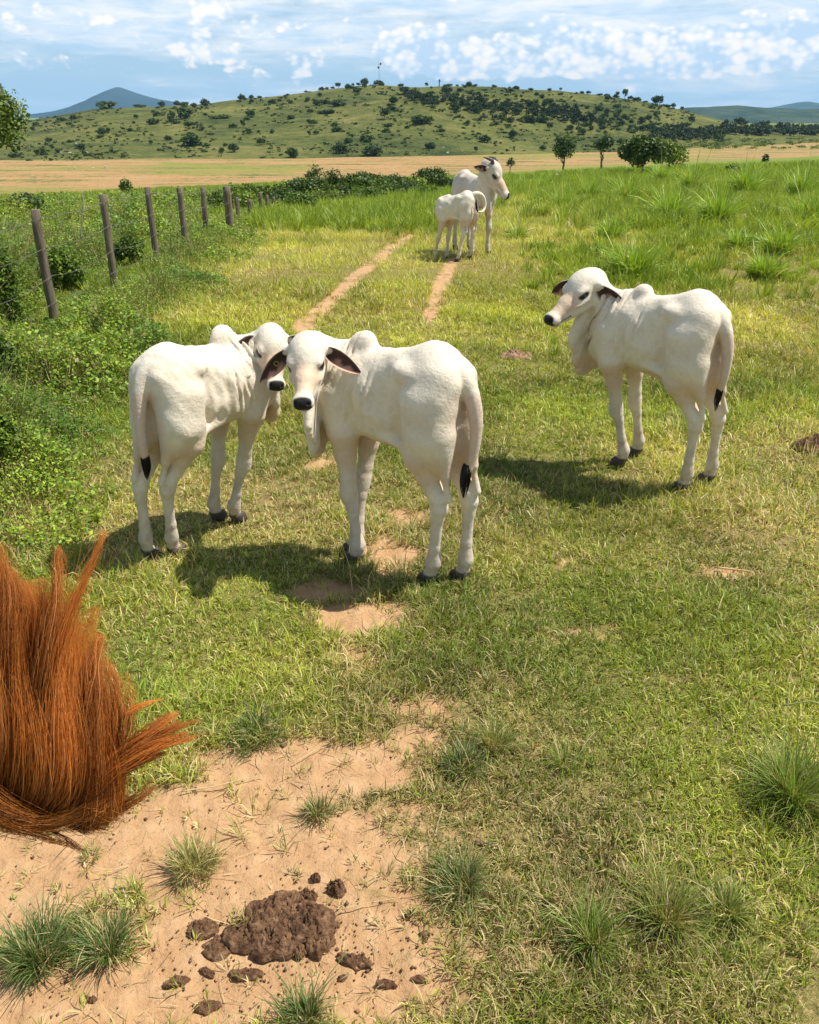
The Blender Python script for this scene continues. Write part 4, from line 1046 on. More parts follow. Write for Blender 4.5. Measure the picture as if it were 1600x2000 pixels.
def mini_cow(seed, graze):
    F = Field((-1.0, -0.4, -0.02), (1.25, 0.4, 1.6), 0.035)
    F.chain([((-0.55, 0, 1.05), 0.24), ((0, 0, 0.98), 0.30), ((0.5, 0, 1.0), 0.25)], 0.08)
    F.cone((0.5, 0, 1.15), (0.9, 0, 0.55 if graze else 1.35), 0.18, 0.11, 0.06)
    F.cone((0.9, 0, 0.55 if graze else 1.35), (1.0 if graze else 1.15, 0, 0.15 if graze else 1.15), 0.11, 0.07, 0.04)
    F.ell((0.4, 0, 1.3), (0.16, 0.08, 0.1), k=0.05)
    for x in (-0.6, 0.45):
        for y in (-0.16, 0.16): F.cone((x, y, 0.9), (x + 0.02, y, 0.0), 0.11, 0.045, 0.05)
    F.cone((-0.78, 0, 1.15), (-0.83, 0, 0.5), 0.04, 0.03, 0.02)
    V, Q = F.mesh()
    return mesh_np('distant_cow', V, [Q], {'Col': np.tile((0.74, 0.68, 0.58), (len(V), 1))}, True)
MC = [mini_cow(0, True), mini_cow(1, False)]
for me in MC: me.materials.append(CM['hide'])
# ------------------------------------------------------------------ the hill across the valley
CREST = [(-400, 262), (-150, 245), (60, 234), (180, 213), (270, 209), (330, 207), (400, 203), (470, 194), (560, 186), (640, 174), (700, 168), (740, 166), (800, 168), (860, 167), (940, 168), (1000, 171),
         (1100, 177), (1180, 186), (1240, 195), (1290, 203), (1340, 216), (1400, 232), (1460, 246), (1600, 262), (1800, 275), (2100, 285)]
FOOT = [(-400, 320), (0, 318), (300, 313), (600, 312), (900, 305), (1200, 299), (1400, 288), (1600, 279), (2100, 272)]
_cx, _cv = pix_slope([c[0] for c in CREST], [c[1] for c in CREST])
_fx, _fv = pix_slope([c[0] for c in FOOT], [c[1] for c in FOOT])
YC = 800.0
def hill_z(X, Y):
    t = X / np.maximum(Y, 1)
    zc = CAM_H + YC * np.interp(t, _cx, _cv)
    yf = (FLOOR - CAM_H) / np.interp(t, _fx, np.minimum(_fv, -0.028))
    q = (Y - yf) / (YC - yf)
    qq = np.clip(q, 0, 1)
    S = 0.55 * qq + 0.45 * (qq * qq * (3 - 2 * qq))
    # a nearer shoulder that runs down to the right and leaves a wooded hollow behind it
    sh = sstep(-0.10, 0.02, t) * sstep(0.38, 0.24, t)
    S = S + sh * (0.20 * np.exp(-((qq - 0.50) / 0.16) ** 2) - 0.17 * np.exp(-((qq - 0.80) / 0.12) ** 2))
    sh2 = sstep(-0.16, -0.24, t)
    S = S + sh2 * 0.10 * np.sin(qq * math.pi) ** 2
    z = FLOOR - 0.5 + (zc - FLOOR + 0.5) * S
    amp = np.clip((zc - FLOOR) / 40, 0.1, 1) * np.sin(np.pi * np.clip(q, 0, 1)) ** 0.7
    z = z + amp * ((fbm(X * 0.011, Y * 0.008, 201, 4) - 0.5) * 10 + (fbm(X * 0.05, Y * 0.04, 202, 3) - 0.5) * 2.0)
    back = np.maximum(0, q - 1)
    z = z - back * back * 30 - back * 6 + (q > 0.9) * (fbm(X * 0.03, Y * 0.01, 203, 3) - 0.5) * 1.5
    return np.where(q < 0, FLOOR - 0.5 + q * 40, z)

def hill_material():
    m, t, out = new_mat("hill_pasture")
    co = t.new('ShaderNodeTexCoord').outputs['Object']
    n1 = t.noise(co, 0.012, 6, 0.65, 0.4); n2 = t.noise(co, 0.09, 6, 0.7, 0.3); n3 = t.noise(co, 0.5, 4, 0.7)
    v = t.math('ADD', t.math('MULTIPLY', n1, 0.45), t.math('ADD', t.math('MULTIPLY', n2, 0.40), t.math('MULTIPLY', n3, 0.25)))
    c = t.ramp(v, [(0.40, (0.028, 0.046, 0.016)), (0.47, (0.052, 0.070, 0.022)), (0.54, (0.095, 0.108, 0.030)), (0.62, (0.150, 0.150, 0.043)), (0.72, (0.25, 0.205, 0.085))])
    b = t.new('ShaderNodeBump', ins={'Strength': 1.0, 'Distance': 2.0, 'Height': n2})
    p = t.new('ShaderNodeBsdfPrincipled', ins={'Base Color': c, 'Roughness': 0.95, 'Normal': b.outputs[0]})
    p.inputs['Specular IOR Level'].default_value = 0.05
    t.link(p.outputs[0], out.inputs[0]); return m
MAT_HILL = hill_material()

def grid_mesh(name, xs, ys, zf, mat, kind='structure'):
    X, Y = np.meshgrid(xs, ys, indexing='ij'); Z = zf(X, Y)
    nx, ny = X.shape
    i, j = np.meshgrid(np.arange(nx - 1), np.arange(ny - 1), indexing='ij')
    Q = np.stack([i * ny + j, (i + 1) * ny + j, (i + 1) * ny + j + 1, i * ny + j + 1], -1).reshape(-1, 4)
    return tag(obj(name, mesh_np(name, np.stack([X, Y, Z], -1).reshape(-1, 3), [Q], None, True), mat), kind=kind)
grid_mesh('hill', np.arange(-760, 1150, 5.0), np.arange(330, 1500, 5.0), hill_z, MAT_HILL)

def far_material(name, c1, c2, sc, ramp=None):
    m, t, out = new_mat(name)
    co = t.new('ShaderNodeTexCoord').outputs['Object']
    n = t.noise(co, sc, 7, 0.7, 0.3)
    c = t.ramp(n, [(0.35, c1), (0.65, c2)])
    b = t.new('ShaderNodeBump', ins={'Strength': 0.8, 'Distance': 12.0, 'Height': n})
    p = t.new('ShaderNodeBsdfPrincipled', ins={'Base Color': c, 'Roughness': 1.0, 'Normal': b.outputs[0]})
    p.inputs['Specular IOR Level'].default_value = 0.0
    t.link(p.outputs[0], out.inputs[0]); return m
def ridge(prof, Yc, depth, seed, amp, base=-30):
    px = [a[0] for a in prof]; hx, hv = pix_slope(px, [a[1] for a in prof])
    def f(X, Y):
        z = CAM_H + Yc * np.interp(X / Yc, hx, hv)
        q = np.clip(np.abs(Y - Yc) / depth, 0, 1)
        s = 1 - q ** 1.3
        return base + (z - base) * s + s * (fbm(X * 8 / Yc * 3, Y * 8 / Yc * 3, seed, 5) - 0.5) * amp * (0.25 + q * 3)
    return f
# wooded ridge to the right and two farther ones, blue haze painted into their colours
grid_mesh('hills', np.linspace(500, 2700, 240), np.linspace(2000, 3400, 60),
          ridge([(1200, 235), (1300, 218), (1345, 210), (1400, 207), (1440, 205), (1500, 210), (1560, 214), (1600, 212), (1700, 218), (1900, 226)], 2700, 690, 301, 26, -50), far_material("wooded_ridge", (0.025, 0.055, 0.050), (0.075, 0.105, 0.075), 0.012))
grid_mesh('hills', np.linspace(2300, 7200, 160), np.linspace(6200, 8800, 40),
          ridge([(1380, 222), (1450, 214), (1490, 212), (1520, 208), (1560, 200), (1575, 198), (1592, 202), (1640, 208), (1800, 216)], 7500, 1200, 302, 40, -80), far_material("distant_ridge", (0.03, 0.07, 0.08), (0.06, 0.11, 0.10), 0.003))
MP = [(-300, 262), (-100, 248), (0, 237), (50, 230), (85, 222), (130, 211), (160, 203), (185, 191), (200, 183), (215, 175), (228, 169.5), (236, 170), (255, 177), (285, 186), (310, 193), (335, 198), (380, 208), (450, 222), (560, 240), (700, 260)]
grid_mesh('mountain', np.linspace(-5600, 300, 260), np.linspace(6400, 9400, 60), ridge(MP, 8000, 1400, 303, 60, -80), far_material("blue_mountain", (0.018, 0.045, 0.060), (0.030, 0.065, 0.080), 0.002))  # mountain base colour tinted blue to paint in distance haze

# ------------------------------------------------------------------ trees and bushes
def crown_np(n, seed, rx, ry, rz, leaf, nclump=14, dark=(0.030, 0.060, 0.014), light=(0.085, 0.135, 0.026), cz=0.0, spread=0.33, flat=0.3, hollow=0.0):
    """leaf faces gathered in clumps through an uneven crown"""
    rg = np.random.default_rng(seed)
    d = rg.normal(0, 1, (nclump, 3)); d /= np.linalg.norm(d, axis=1)[:, None]
    d[:, 2] = np.where(d[:, 2] < -flat, -d[:, 2] * 0.5, d[:, 2])
    rr = rg.uniform(0.35, 1.0, nclump)[:, None] ** 0.6 * (1 - spread * 0.6)
    cc = d * rr * np.array([rx, ry, rz]); cs = rg.uniform(0.55, 1.15, nclump); cl = rg.random(nclump)
    k = rg.choice(nclump, n, p=cs ** 2 / (cs ** 2).sum())
    q = rg.normal(0, 1, (n, 3)); q /= np.linalg.norm(q, axis=1)[:, None]
    q *= (rg.random(n) ** 0.45)[:, None]
    P = cc[k] + q * (cs[k] * spread)[:, None] * np.array([rx, ry, rz]) * 1.25
    P[:, 2] += cz
    N = q * 0.6 + rg.normal(0, 0.6, (n, 3)); N[:, 2] += 0.5; N /= np.linalg.norm(N, axis=1)[:, None]
    A = np.cross(N, rg.normal(0, 1, (n, 3))); A /= np.linalg.norm(A, axis=1)[:, None]; B = np.cross(N, A)
    s = (leaf * rg.uniform(0.5, 1.4, n))[:, None]
    V = np.stack([P - A * s * .5, P + B * s * .35, P + A * s * .6, P - B * s * .35], 1).reshape(-1, 3)
    Q = np.arange(n)[:, None] * 4 + np.array([[0, 1, 2, 3]])
    c = lerpc(np.tile(np.array(dark), (n, 1)), np.array(light), np.clip(cl[k] * 0.7 + rg.random(n) * 0.5 - 0.1, 0, 1)) * rg.uniform(0.75, 1.25, n)[:, None]
    return (V, Q, np.zeros((0, 3), int), np.repeat(c, 4, 0)), cc + np.array([0, 0, cz])

def trunk_np(h0, h1, r, seed, targets, lean=0.0):
    rg = np.random.default_rng(seed); parts = []
    p = [np.array([0, 0, -0.3 * r * 4])]; m = 6
    for i in range(1, m + 1):
        p.append(np.array([lean * i / m + rg.normal(0, r * 0.5), rg.normal(0, r * 0.5), h1 * i / m]))
    parts.append(tube_np(p, np.linspace(r * 1.25, r * 0.5, m + 1), 7))
    for t in targets:
        s = p[rg.integers(2, m)]; s = s * 1.0
        mid = s * 0.5 + t * 0.5 + rg.normal(0, r * 1.2, 3) + np.array([0, 0, -0.12 * np.linalg.norm(t - s)])
        parts.append(tube_np([s, mid, t], [r * 0.42, r * 0.26, r * 0.08], 5))
    V, Q, T, _ = join_np(parts)
    return V, Q, T, np.tile(np.array([0.13, 0.10, 0.07]), (len(V), 1))

def bark_material():
    m, t, out = new_mat("bark")
    co = t.new('ShaderNodeTexCoord').outputs['Object']
    n = t.noise(co, 12, 5, 0.7)
    c = t.ramp(n, [(0.3, (0.05, 0.04, 0.03)), (0.7, (0.20, 0.16, 0.12))])
    b = t.new('ShaderNodeBump', ins={'Strength': 0.8, 'Distance': 0.02, 'Height': n})
    p = t.new('ShaderNodeBsdfPrincipled', ins={'Base Color': c, 'Roughness': 0.9, 'Normal': b.outputs[0]})
    t.link(p.outputs[0], out.inputs[0]); return m
MAT_BARK = bark_material()
MAT_FAR = leaf_material("far_foliage", 0.15, 0.6, 0.15)

def tree(name, label, cat, loc, n, rx, ry, rz, cz, leaf, seed, trunk=None, group=None, dark=(0.030, 0.060, 0.014), light=(0.085, 0.135, 0.026), nclump=16, spread=0.36, lean=0.0, mat=None):
    root = empty(name, loc, 0); tag(root, label, cat, group)
    (V, Q, T, c), cc = crown_np(n, seed, rx, ry, rz, leaf, nclump, dark, light, cz, spread)
    V[:, 0] += lean
    V[:, 2] = np.maximum(V[:, 2], 0.0 + (np.arange(len(V)) % 7) * 0.01)
    obj('crown', mesh_np('crown', V, [Q], {'Col': np.clip(c, 0, .9)}), mat or MAT_LEAF, root)
    tr = trunk or max(0.03, rz * 0.06)
    Vt, Qt, Tt, ct = trunk_np(0, cz, tr, seed + 1, [c_ + np.array([lean, 0, 0]) for c_ in cc[:8]], lean)
    obj('trunk', mesh_np('trunk', Vt, [Qt, Tt], {'Col': ct}, True), MAT_BARK, root)
    return root

def px_m(Y): return Y * math.cos(PITCH) * 1.0 / FPX * 1.0

# --- bushes and small trees between the pasture and the valley
#   name, label, px centre, py top, py foot, half width px, Y (None: where the sight line meets the ground), dark, light, leaf, n
DK = (0.034, 0.060, 0.018); MD = (0.045, 0.085, 0.018); BR = (0.10, 0.17, 0.022)
L1 = (0.07, 0.12, 0.024); L2 = (0.12, 0.19, 0.03); L3 = (0.24, 0.32, 0.035)
MID = [
    ('bush', 'dark rounded bush at the left edge beyond the first fence post', 38, 368, 440, 68, 24, DK, L1, .09, 3600, 0),
    ('bush', 'yellow green bush behind the second and third fence posts', 238, 400, 440, 42, 26, BR, L3, .08, 1500, 0),
    ('bush', 'small bright bush behind the fourth and fifth fence posts', 388, 366, 405, 26, 34, BR, L3, .09, 1100, 0),
    ('bush', 'long bright green hedge bush behind the thick fence post', 500, 352, 398, 58, 40, MD, L3, .12, 3400, 0),
    ('young_tree', 'lone young light green tree in the dry field left of the fence posts', 248, 340, 383, 17, 62, MD, L2, .13, 700, 1),
    ('small_tree', 'dark leafy tree at the end of the row of fence posts', 608, 352, 415, 52, 42, DK, L2, .12, 3600, 1),
    ('small_tree', 'thin feathery tree standing highest above the hedge left of the cow', 616, 312, 395, 30, 48, MD, L1, .10, 900, 1),
    ('small_tree', 'second feathery tree right beside the highest one', 650, 318, 385, 24, 50, DK, L1, .10, 1000, 1),
    ('bush', 'dark bush at the right foot of the leafy tree', 665, 376, 420, 38, 40, DK, L1, .11, 1800, 0),
    ('bush', 'dense dark green bush in the middle of the hedge left of the cow', 700, 328, 378, 48, 58, DK, L2, .16, 3200, 0),
    ('bush', 'low green bush between the dense bush and the cow', 768, 346, 388, 42, 62, MD, L1, .16, 1900, 0),
    ('bush', 'olive bush touching the cow hip on the left', 845, 326, 384, 44, 60, MD, L1, .15, 2600, 0),
    ('bush', 'low dark bush below the olive bush beside the cow', 795, 362, 400, 50, 50, DK, L1, .13, 1900, 0),
    ('tree', 'tall uneven tree standing in the dry field right of the cow head', 1101, 250, 322, 29, 190, MD, L1, .45, 1700, 1),
    ('tree', 'round headed tree on a bare straight trunk in the dry field', 1174, 261, 333, 24, 180, DK, L1, .45, 1600, 2),
    ('big_bush', 'very big dark bush at the far end of the right slope', 1252, 264, 352, 50, 96, DK, L2, .30, 6200, 0),
    ('big_bush', 'sunlit right half of the thicket beside the very big dark bush', 1303, 276, 352, 42, 98, MD, L3, .28, 3600, 0),  # sun on this half painted in with lighter leaf colours
    ('bush', 'small dark bush on the crest right of the very big bush', 1494, 298, 316, 9, 150, DK, L1, .3, 300, 0),
    ('bush', 'low pale shrub on the crest left of the small dark bush', 1428, 318, 337, 18, 85, MD, L1, .2, 500, 0),
    ('bush', 'small round dark bush on the dry field right of the cow', 997, 303, 318, 11, 260, DK, L1, .5, 260, 0),
]
for i, (nm, lab, px, pt, pb, hw, Yd, dk, lt, leaf, n, tk) in enumerate(MID):
    h, v = pix_slope(px, pb); X = float(h) * Yd; g = float(ground_z(X, Yd)); m = px_m(Yd)
    top = CAM_H + float(pix_slope(px, pt)[1]) * Yd
    H_ = max(top - g, (pb - pt) * m)
    zb = CAM_H + float(v) * Yd
    low = max(0.0, zb - g) if tk != 2 else max(0.0, CAM_H + float(pix_slope(px, 305)[1]) * Yd - g)
    if tk == 0: low *= 0.3
    if tk == 1: low = H_ * 0.08
    rz = (H_ - low) / 2
    rz *= 0.86
    tree(nm, lab, 'bush' if 'bush' in nm else 'tree', (X, Yd, g), n, hw * m * 0.9, hw * m * 0.85, rz, low + rz, leaf, 500 + i, dark=dk, light=lt, trunk=None if tk != 2 else 0.20, nclump=20, spread=0.40)
HEDGE = [(455, 360, 410, 30, 34), (480, 372, 420, 30, 30), (535, 362, 412, 30, 40), (560, 372, 424, 34, 36), (590, 378, 430, 30, 33), (640, 372, 424, 36, 38), (690, 366, 412, 34, 44), (725, 372, 420, 36, 40),
         (760, 366, 412, 36, 46), (810, 352, 396, 30, 56), (838, 368, 412, 26, 44), (872, 350, 398, 22, 56), (735, 344, 386, 34, 60), (575, 350, 396, 30, 50), (425, 376, 416, 20, 30)]
for i, (px, pt, pb, hw, Yd) in enumerate(HEDGE):
    h, v = pix_slope(px, pb); X = float(h) * Yd; g = float(ground_z(X, Yd)); m = px_m(Yd) * 1.15
    H_ = max(CAM_H + float(pix_slope(px, pt - 8)[1]) * Yd - g, .6); rz = H_ / 2
    lt = [L2, L3, L2, L1][i % 4]; dk = [MD, BR, DK][i % 3]
    tree('hedge_bush', 'green bush in the low hedge between the fence end and the cow', 'bush', (X, Yd, g), 1500, hw * m, hw * m, rz, rz * .9, .0030 * Yd, 800 + i * 3, dark=dk, light=lt, group='bushes of the low hedge', nclump=14, spread=.42)
SHR = [(22, 445, 640, 30, 8.6, 'tall leafy weed bush at the left edge left of the nearest fence post'), (18, 640, 800, 40, 6.4, 'dense weed bush at the left edge below the nearest fence post'), (95, 690, 800, 38, 7.0, 'low leafy weed bush right of the dense bush at the left edge'),
       (15, 800, 960, 38, 4.9, 'leafy weed bush at the left edge above the horse mane'), (120, 470, 540, 34, 11.2, 'leafy weed bush between the first two fence posts'), (255, 455, 520, 28, 13.2, 'leafy weed bush just left of the third fence post')]
for i, (px, pt, pb, hw, Yd, lab) in enumerate(SHR):
    h, v = pix_slope(px, pb); X = float(h) * Yd; g = float(ground_z(X, Yd)); m = px_m(Yd) * 1.05
    H_ = max(CAM_H + float(pix_slope(px, pt - 14)[1]) * Yd - g, .35); rz = H_ / 2 * .86
    tree('weed_bush', lab, 'bush', (X, Yd, g), 3600, hw * m * 1.25, hw * m, rz, rz * .95, .034 if Yd < 9 else .045, 860 + i * 3, trunk=.012, dark=(0.045, 0.095, 0.016), light=(0.20, 0.29, 0.035), nclump=20, spread=.40)
# tree at the left edge, its trunk outside the picture
hx_, vx_ = pix_slope(-45, 250); Yt = 34.0; Xt = float(hx_) * Yt; gt_ = float(ground_z(Xt, Yt)); zc_ = CAM_H + float(vx_) * Yt
tree('tree', 'leafy tree reaching in over the left edge below the blue mountain', 'tree', (Xt, Yt, gt_), 8500, 2.35, 2.1, 2.35, zc_ - gt_, .15, 640, trunk=0.13, nclump=26, spread=0.30, dark=(0.05, 0.09, 0.018), light=(0.16, 0.22, 0.035))
# dry stalk in the weeds by the fence
# ---- scattered trees over the hill: shared meshes, one object each
FARV = []
for i, (rx, rz, n, ncl, dk, lt) in enumerate([(1, .80, 620, 9, DK, L1), (1, .62, 560, 7, DK, (0.055, 0.095, 0.022)), (.9, 1.0, 600, 10, (0.028, 0.05, 0.016), L1), (1, .5, 460, 8, MD, L1), (.8, 1.15, 520, 8, (0.03, .055, .02), (0.08, .12, .03)), (1, .7, 500, 6, MD, (0.10, 0.14, 0.035))]):
    (V, Q, T, c), cc = crown_np(n, 700 + i, rx, rx, rz, .24, ncl + 4, dk, lt, rz * (0.72 if i != 4 else 1.1), 0.42)
    Vt, Qt, Tt, ct = trunk_np(0, rz * .8, .05, 750 + i, [c_ for c_ in cc[:4]])
    Vj, Qj, Tj, cj = join_np([(V, Q, T, c), (Vt, Qt, Tt, ct * 0.5)])
    me = mesh_np('hill_tree', Vj, [Qj, Tj], {'Col': np.clip(cj, 0, .9)}); me.materials.append(MAT_FAR); FARV.append(me)

def ray_hill(px, py):
    h, v = pix_slope(px, py); h = float(h); v = float(v)
    Y = np.arange(380, 1150, 1.5); z = CAM_H + v * Y; g = np.maximum(hill_z(h * Y, Y), ground_z(h * Y, Y))
    hit = np.nonzero(z <= g)[0]
    if len(hit) == 0:
        k = int(np.argmin(z - g))
    else: k = hit[0]
    return float(h * Y[k]), float(Y[k]), float(g[k])

def put_far(name, px, py, half, var, label, cat, group, asp=1.0):
    x, y, z = ray_hill(px, py); m = px_m(y) * half
    o = bpy.data.objects.new(name, FARV[var]); C.objects.link(o)
    o.location = (x, y, z - 0.1 * m); o.scale = (m, m, m * asp); o.rotation_euler = (0, 0, (px * 1.7) % 6.28)
    return tag(o, label, cat, group)

NAMED = [
    (372, 285, 24, 0, .8, 'biggest dark bush low on the left half of the hill'), (571, 308, 17, 0, .85, 'round dark bush at the foot of the hill above the fence end'), (728, 305, 22, 1, .9, 'wide dark tree at the foot of the hill above the hedge'),
    (664, 300, 19, 0, .9, 'dark tree at the foot of the hill left of the wide one'), (824, 240, 27, 3, .8, 'broad olive thicket on the hillside left of the cow horn'), (362, 232, 17, 0, 1.0, 'dark round tree high on the left hill below the skyline'),
    (300, 243, 14, 1, .8, 'dark bush left of the high round tree'), (335, 246, 9, 4, 1.1, 'upright dark shrub between the high round tree and the bush'), (205, 213, 26, 5, .55, 'flat topped grove on the skyline in front of the blue mountain'),
    (273, 210, 12, 3, .75, 'small grey green tree on the skyline right of the mountain peak'), (316, 206, 9, 0, .9, 'dark round tree on the skyline where the mountain ends'), (346, 205, 8, 1, 1.1, 'small dark tree on the skyline right of the mountain'),
    (401, 207, 11, 2, .8, 'tree on the skyline above the big dark bush'), (472, 196, 9, 0, 1.0, 'dark knob of a tree on the skyline left of the summit'), (740, 165, 12, 1, .7, 'flat dark tree on the summit below the mast'),
    (712, 166, 9, 2, 1.0, 'pointed bushes on the summit left of the mast'), (1221, 187, 8, 4, 1.1, 'slim tree on the right skyline left of the round one'), (1280, 199, 11, 0, 1.0, 'round lone tree sticking up from the right skyline'),
    (1205, 188, 6, 4, .9, 'small tree left of the slim skyline tree'), (1244, 194, 9, 1, .7, 'low dark bush between the two tallest skyline trees'), (1452, 234, 12, 1, .7, 'dark tree above the wooded band on the right'),
    (1315, 208, 6, 2, 1.0, 'small tree on the falling right skyline'), (947, 278, 14, 0, .8, 'dark bush on the hillside above the cow back'), (433, 305, 9, 4, .9, 'small bush at the foot of the hill above the thick post'),
    (80, 303, 15, 5, .8, 'grey green bush at the foot of the hill on the far left'), (640, 222, 18, 3, .7, 'low olive thicket below the left skyline'), (430, 232, 22, 3, .55, 'wide low thicket high on the left hill'), (660, 207, 16, 1, .7, 'dark thicket just below the skyline left of the mast')]
for (px, py, hf, va, asp, lab) in NAMED: put_far('hill_tree', px, py, hf, va, lab, 'tree', 'trees and bushes on the hill', asp)
rgf = random.Random(12)
def far_label(px, q):
    side = 'left third' if px < 480 else ('middle' if px < 900 else 'right third')
    hgt = 'near the crest' if q < .33 else ('halfway up' if q < .66 else 'low down near the dry field')
    return ('small dark bush %s on the %s of the hill' % (hgt, side), 'tree', 'small bushes %s, %s of the hill' % (hgt, side))
cnt = 0
while cnt < 205:
    px = rgf.uniform(20, 1420); 
    cy = float(np.interp(px, [c[0] for c in CREST], [c[1] for c in CREST])); fy_ = float(np.interp(px, [c[0] for c in FOOT], [c[1] for c in FOOT]))
    py = cy + 2 + (fy_ - cy - 8) * rgf.random() ** 1.25
    if px < 600 and py < fy_ - 5 and rgf.random() < 0.35: continue
    if vnoise(px / 42 + 3, py / 16, 8) < .44: continue
    if any(abs(px - q[0]) < q[2] and abs(py - q[1]) < q[2] * .7 for q in NAMED): continue
    hf = rgf.choice([4, 5, 6, 7, 8, 9, 12]) * rgf.uniform(.8, 1.15); left = px < 700
    put_far('hill_tree', px, py, hf, rgf.randrange(6), *far_label(px, (py - cy) / (fy_ - cy)), rgf.uniform(.6, 1.0)); cnt += 1
for i in range(40):     # along the skyline
    px = rgf.uniform(480, 1300); cy = float(np.interp(px, [c[0] for c in CREST], [c[1] for c in CREST]))
    put_far('skyline_tree', px, cy + 1.0, rgf.uniform(3.5, 8), rgf.randrange(6), ('small dark tree on the hill skyline left of the mast' if px < 740 else 'small dark tree on the hill skyline right of the mast'), 'tree', ('skyline trees left of the mast' if px < 740 else 'skyline trees right of the mast'), rgf.uniform(.5, .9))
# wooded hollow high on the right half, and the dark wood at the right foot: one mass each
def wood(label, spots, seed):
    parts = []; rg = np.random.default_rng(seed)
    for (px, py, hf) in spots:
        x, y, z = ray_hill(px, py); m = px_m(y) * hf
        (V, Q, T, c), cc = crown_np(150, int(rg.integers(1e6)), m, m, m * .75, m * .30, 6, (0.016, 0.034, 0.014), (0.05, 0.085, 0.024), m * .75, .42)
        V = V + np.array([x, y, z - 0.2 * m]); parts.append((V, Q, T, c))
    V, Q, T, c = join_np(parts)
    tag(obj('woodland', mesh_np('woodland', V, [Q], {'Col': np.clip(c, 0, .9)}), MAT_FAR), label, 'woodland', kind='stuff')
sp = []
for i in range(230):
    px = rgf.uniform(790, 1130); c_ = np.interp(px, [790, 900, 1000, 1130], [192, 205, 214, 228]); sp.append((px, c_ + rgf.gauss(0, 1) * np.interp(px, [790, 950, 1130], [5, 9, 8]), rgf.uniform(5, 10)))
for i in range(60):
    px = rgf.uniform(1100, 1330); sp.append((px, np.interp(px, [1100, 1330], [232, 262]) + rgf.gauss(0, 6), rgf.uniform(5, 9)))
wood('dark scrub filling the hollow high on the right half of the hill', sp, 5)
sp = []
for i in range(240):
    px = rgf.uniform(1370, 1800); sp.append((px, 266 - abs(rgf.gauss(0, 1)) * 10 * min(1, (px - 1360) / 80) + np.interp(px, [1370, 1450, 1800], [0, 0, 3]), rgf.uniform(7, 13)))
for i in range(60): px = rgf.uniform(1270, 1400); sp.append((px, 272 + rgf.uniform(-12, 3), rgf.uniform(6, 11)))
wood('dark band of woodland at the right foot of the hill', sp, 6)
sp = [(rgf.uniform(1340, 1800), rgf.uniform(274, 293), rgf.uniform(5, 9)) for _ in range(90)]
parts = []; rg2 = np.random.default_rng(9)
for (px, py, hf) in sp:
    x, y, z = ray_hill(px, py); m = px_m(y) * hf
    (V, Q, T, c), cc = crown_np(90, int(rg2.integers(1e6)), m * 1.6, m, m * .45, m * .3, 6, (0.08, 0.13, 0.02), (0.17, 0.23, 0.035), m * .4, .45)
    parts.append((V + np.array([x, y, z - .1]), Q, T, c))
V, Q, T, c = join_np(parts)
tag(obj('scrub', mesh_np('scrub', V, [Q], {'Col': np.clip(c, 0, .9)}), MAT_FAR), 'light green scrub between the dry field and the dark woodland on the right', 'scrub', kind='stuff')

# low scrub too small and too many to tell apart
parts = []; rg3 = np.random.default_rng(31)
for k in range(2600):
    px = rg3.uniform(10, 1420); cy = float(np.interp(px, [c[0] for c in CREST], [c[1] for c in CREST])); fy_ = float(np.interp(px, [c[0] for c in FOOT], [c[1] for c in FOOT]))
    py = cy + 1 + (fy_ - cy - 3) * rg3.random()
    if vnoise(px / 55, py / 18, 5) < .42: continue
    h, v = pix_slope(px, py); h = float(h); v = float(v)
    x, y, z = ray_hill(px, py); m = px_m(y) * rg3.uniform(1.2, 4.6)
    (V, Q, T, c), cc = crown_np(22, int(rg3.integers(1e6)), m * 1.5, m, m * .6, m * .8, 3, (0.022, 0.042, 0.014), (0.09, 0.125, 0.03), m * .35, .5)
    parts.append((V + np.array([x, y, z - .1 * m]), Q, T, c))
V, Q, T, c = join_np(parts)
tag(obj('scrub', mesh_np('scrub', V, [Q], {'Col': np.clip(c, 0, .9)}), MAT_FAR), 'low dark scrub dotted over the grass of the hill', 'scrub', kind='stuff')

# mast on the summit and a lone stump of a palm
def mast():
    x, y, z = ray_hill(741, 166); m = px_m(y)
    r = empty('mast', (x, y, z)); tag(r, 'thin lattice mast with two dark drums near its top on the hill summit', 'mast')
    mm, t, out = new_mat("mast_steel"); p = t.new('ShaderNodeBsdfPrincipled', ins={'Base Color': (0.30, 0.31, 0.32, 1), 'Roughness': 0.6}); t.link(p.outputs[0], out.inputs[0])
    Hh = 36 * m; parts = []
    w = 0.45
    for a in range(3):
        an = a * 2.094; an2 = an + 2.094
        parts.append(tube_np([(w * math.cos(an), w * math.sin(an), 0), (w * math.cos(an), w * math.sin(an), Hh)], .06, 5))
        nst = 14
        for k in range(nst):
            parts.append(tube_np([(w * math.cos(an), w * math.sin(an), Hh * k / nst), (w * math.cos(an2), w * math.sin(an2), Hh * (k + 1) / nst)], .035, 4))
    V, Q, T, _ = join_np([p + () for p in parts]); obj('lattice', mesh_np('lattice', V, [Q, T]), mm, r)
    md, t, out = new_mat("dark_drum"); p = t.new('ShaderNodeBsdfPrincipled', ins={'Base Color': (0.03, 0.035, 0.04, 1), 'Roughness': 0.6}); t.link(p.outputs[0], out.inputs[0])
    for (dx, zz) in ((-0.6 * m * 2, Hh * .82), (1.6 * m * 2, Hh * .99)):
        V, Q, T = tube_np([(dx, -.8, zz), (dx, -.4, zz), (dx, .3, zz)], [.75, .85, .6], 14); obj('drum_antenna', mesh_np('drum_antenna', V, [Q, T], smooth=True), md, r)
        V, Q, T = tube_np([(0, 0, zz), (dx, 0, zz)], .07, 5); obj('bracket', mesh_np('bracket', V, [Q, T]), mm, r)
mast()
x, y, z = ray_hill(858, 167); m = px_m(y)
r = empty('lone_tree', (x, y, z)); tag(r, 'lone slim upright tree on the skyline to the right of the mast', 'tree')
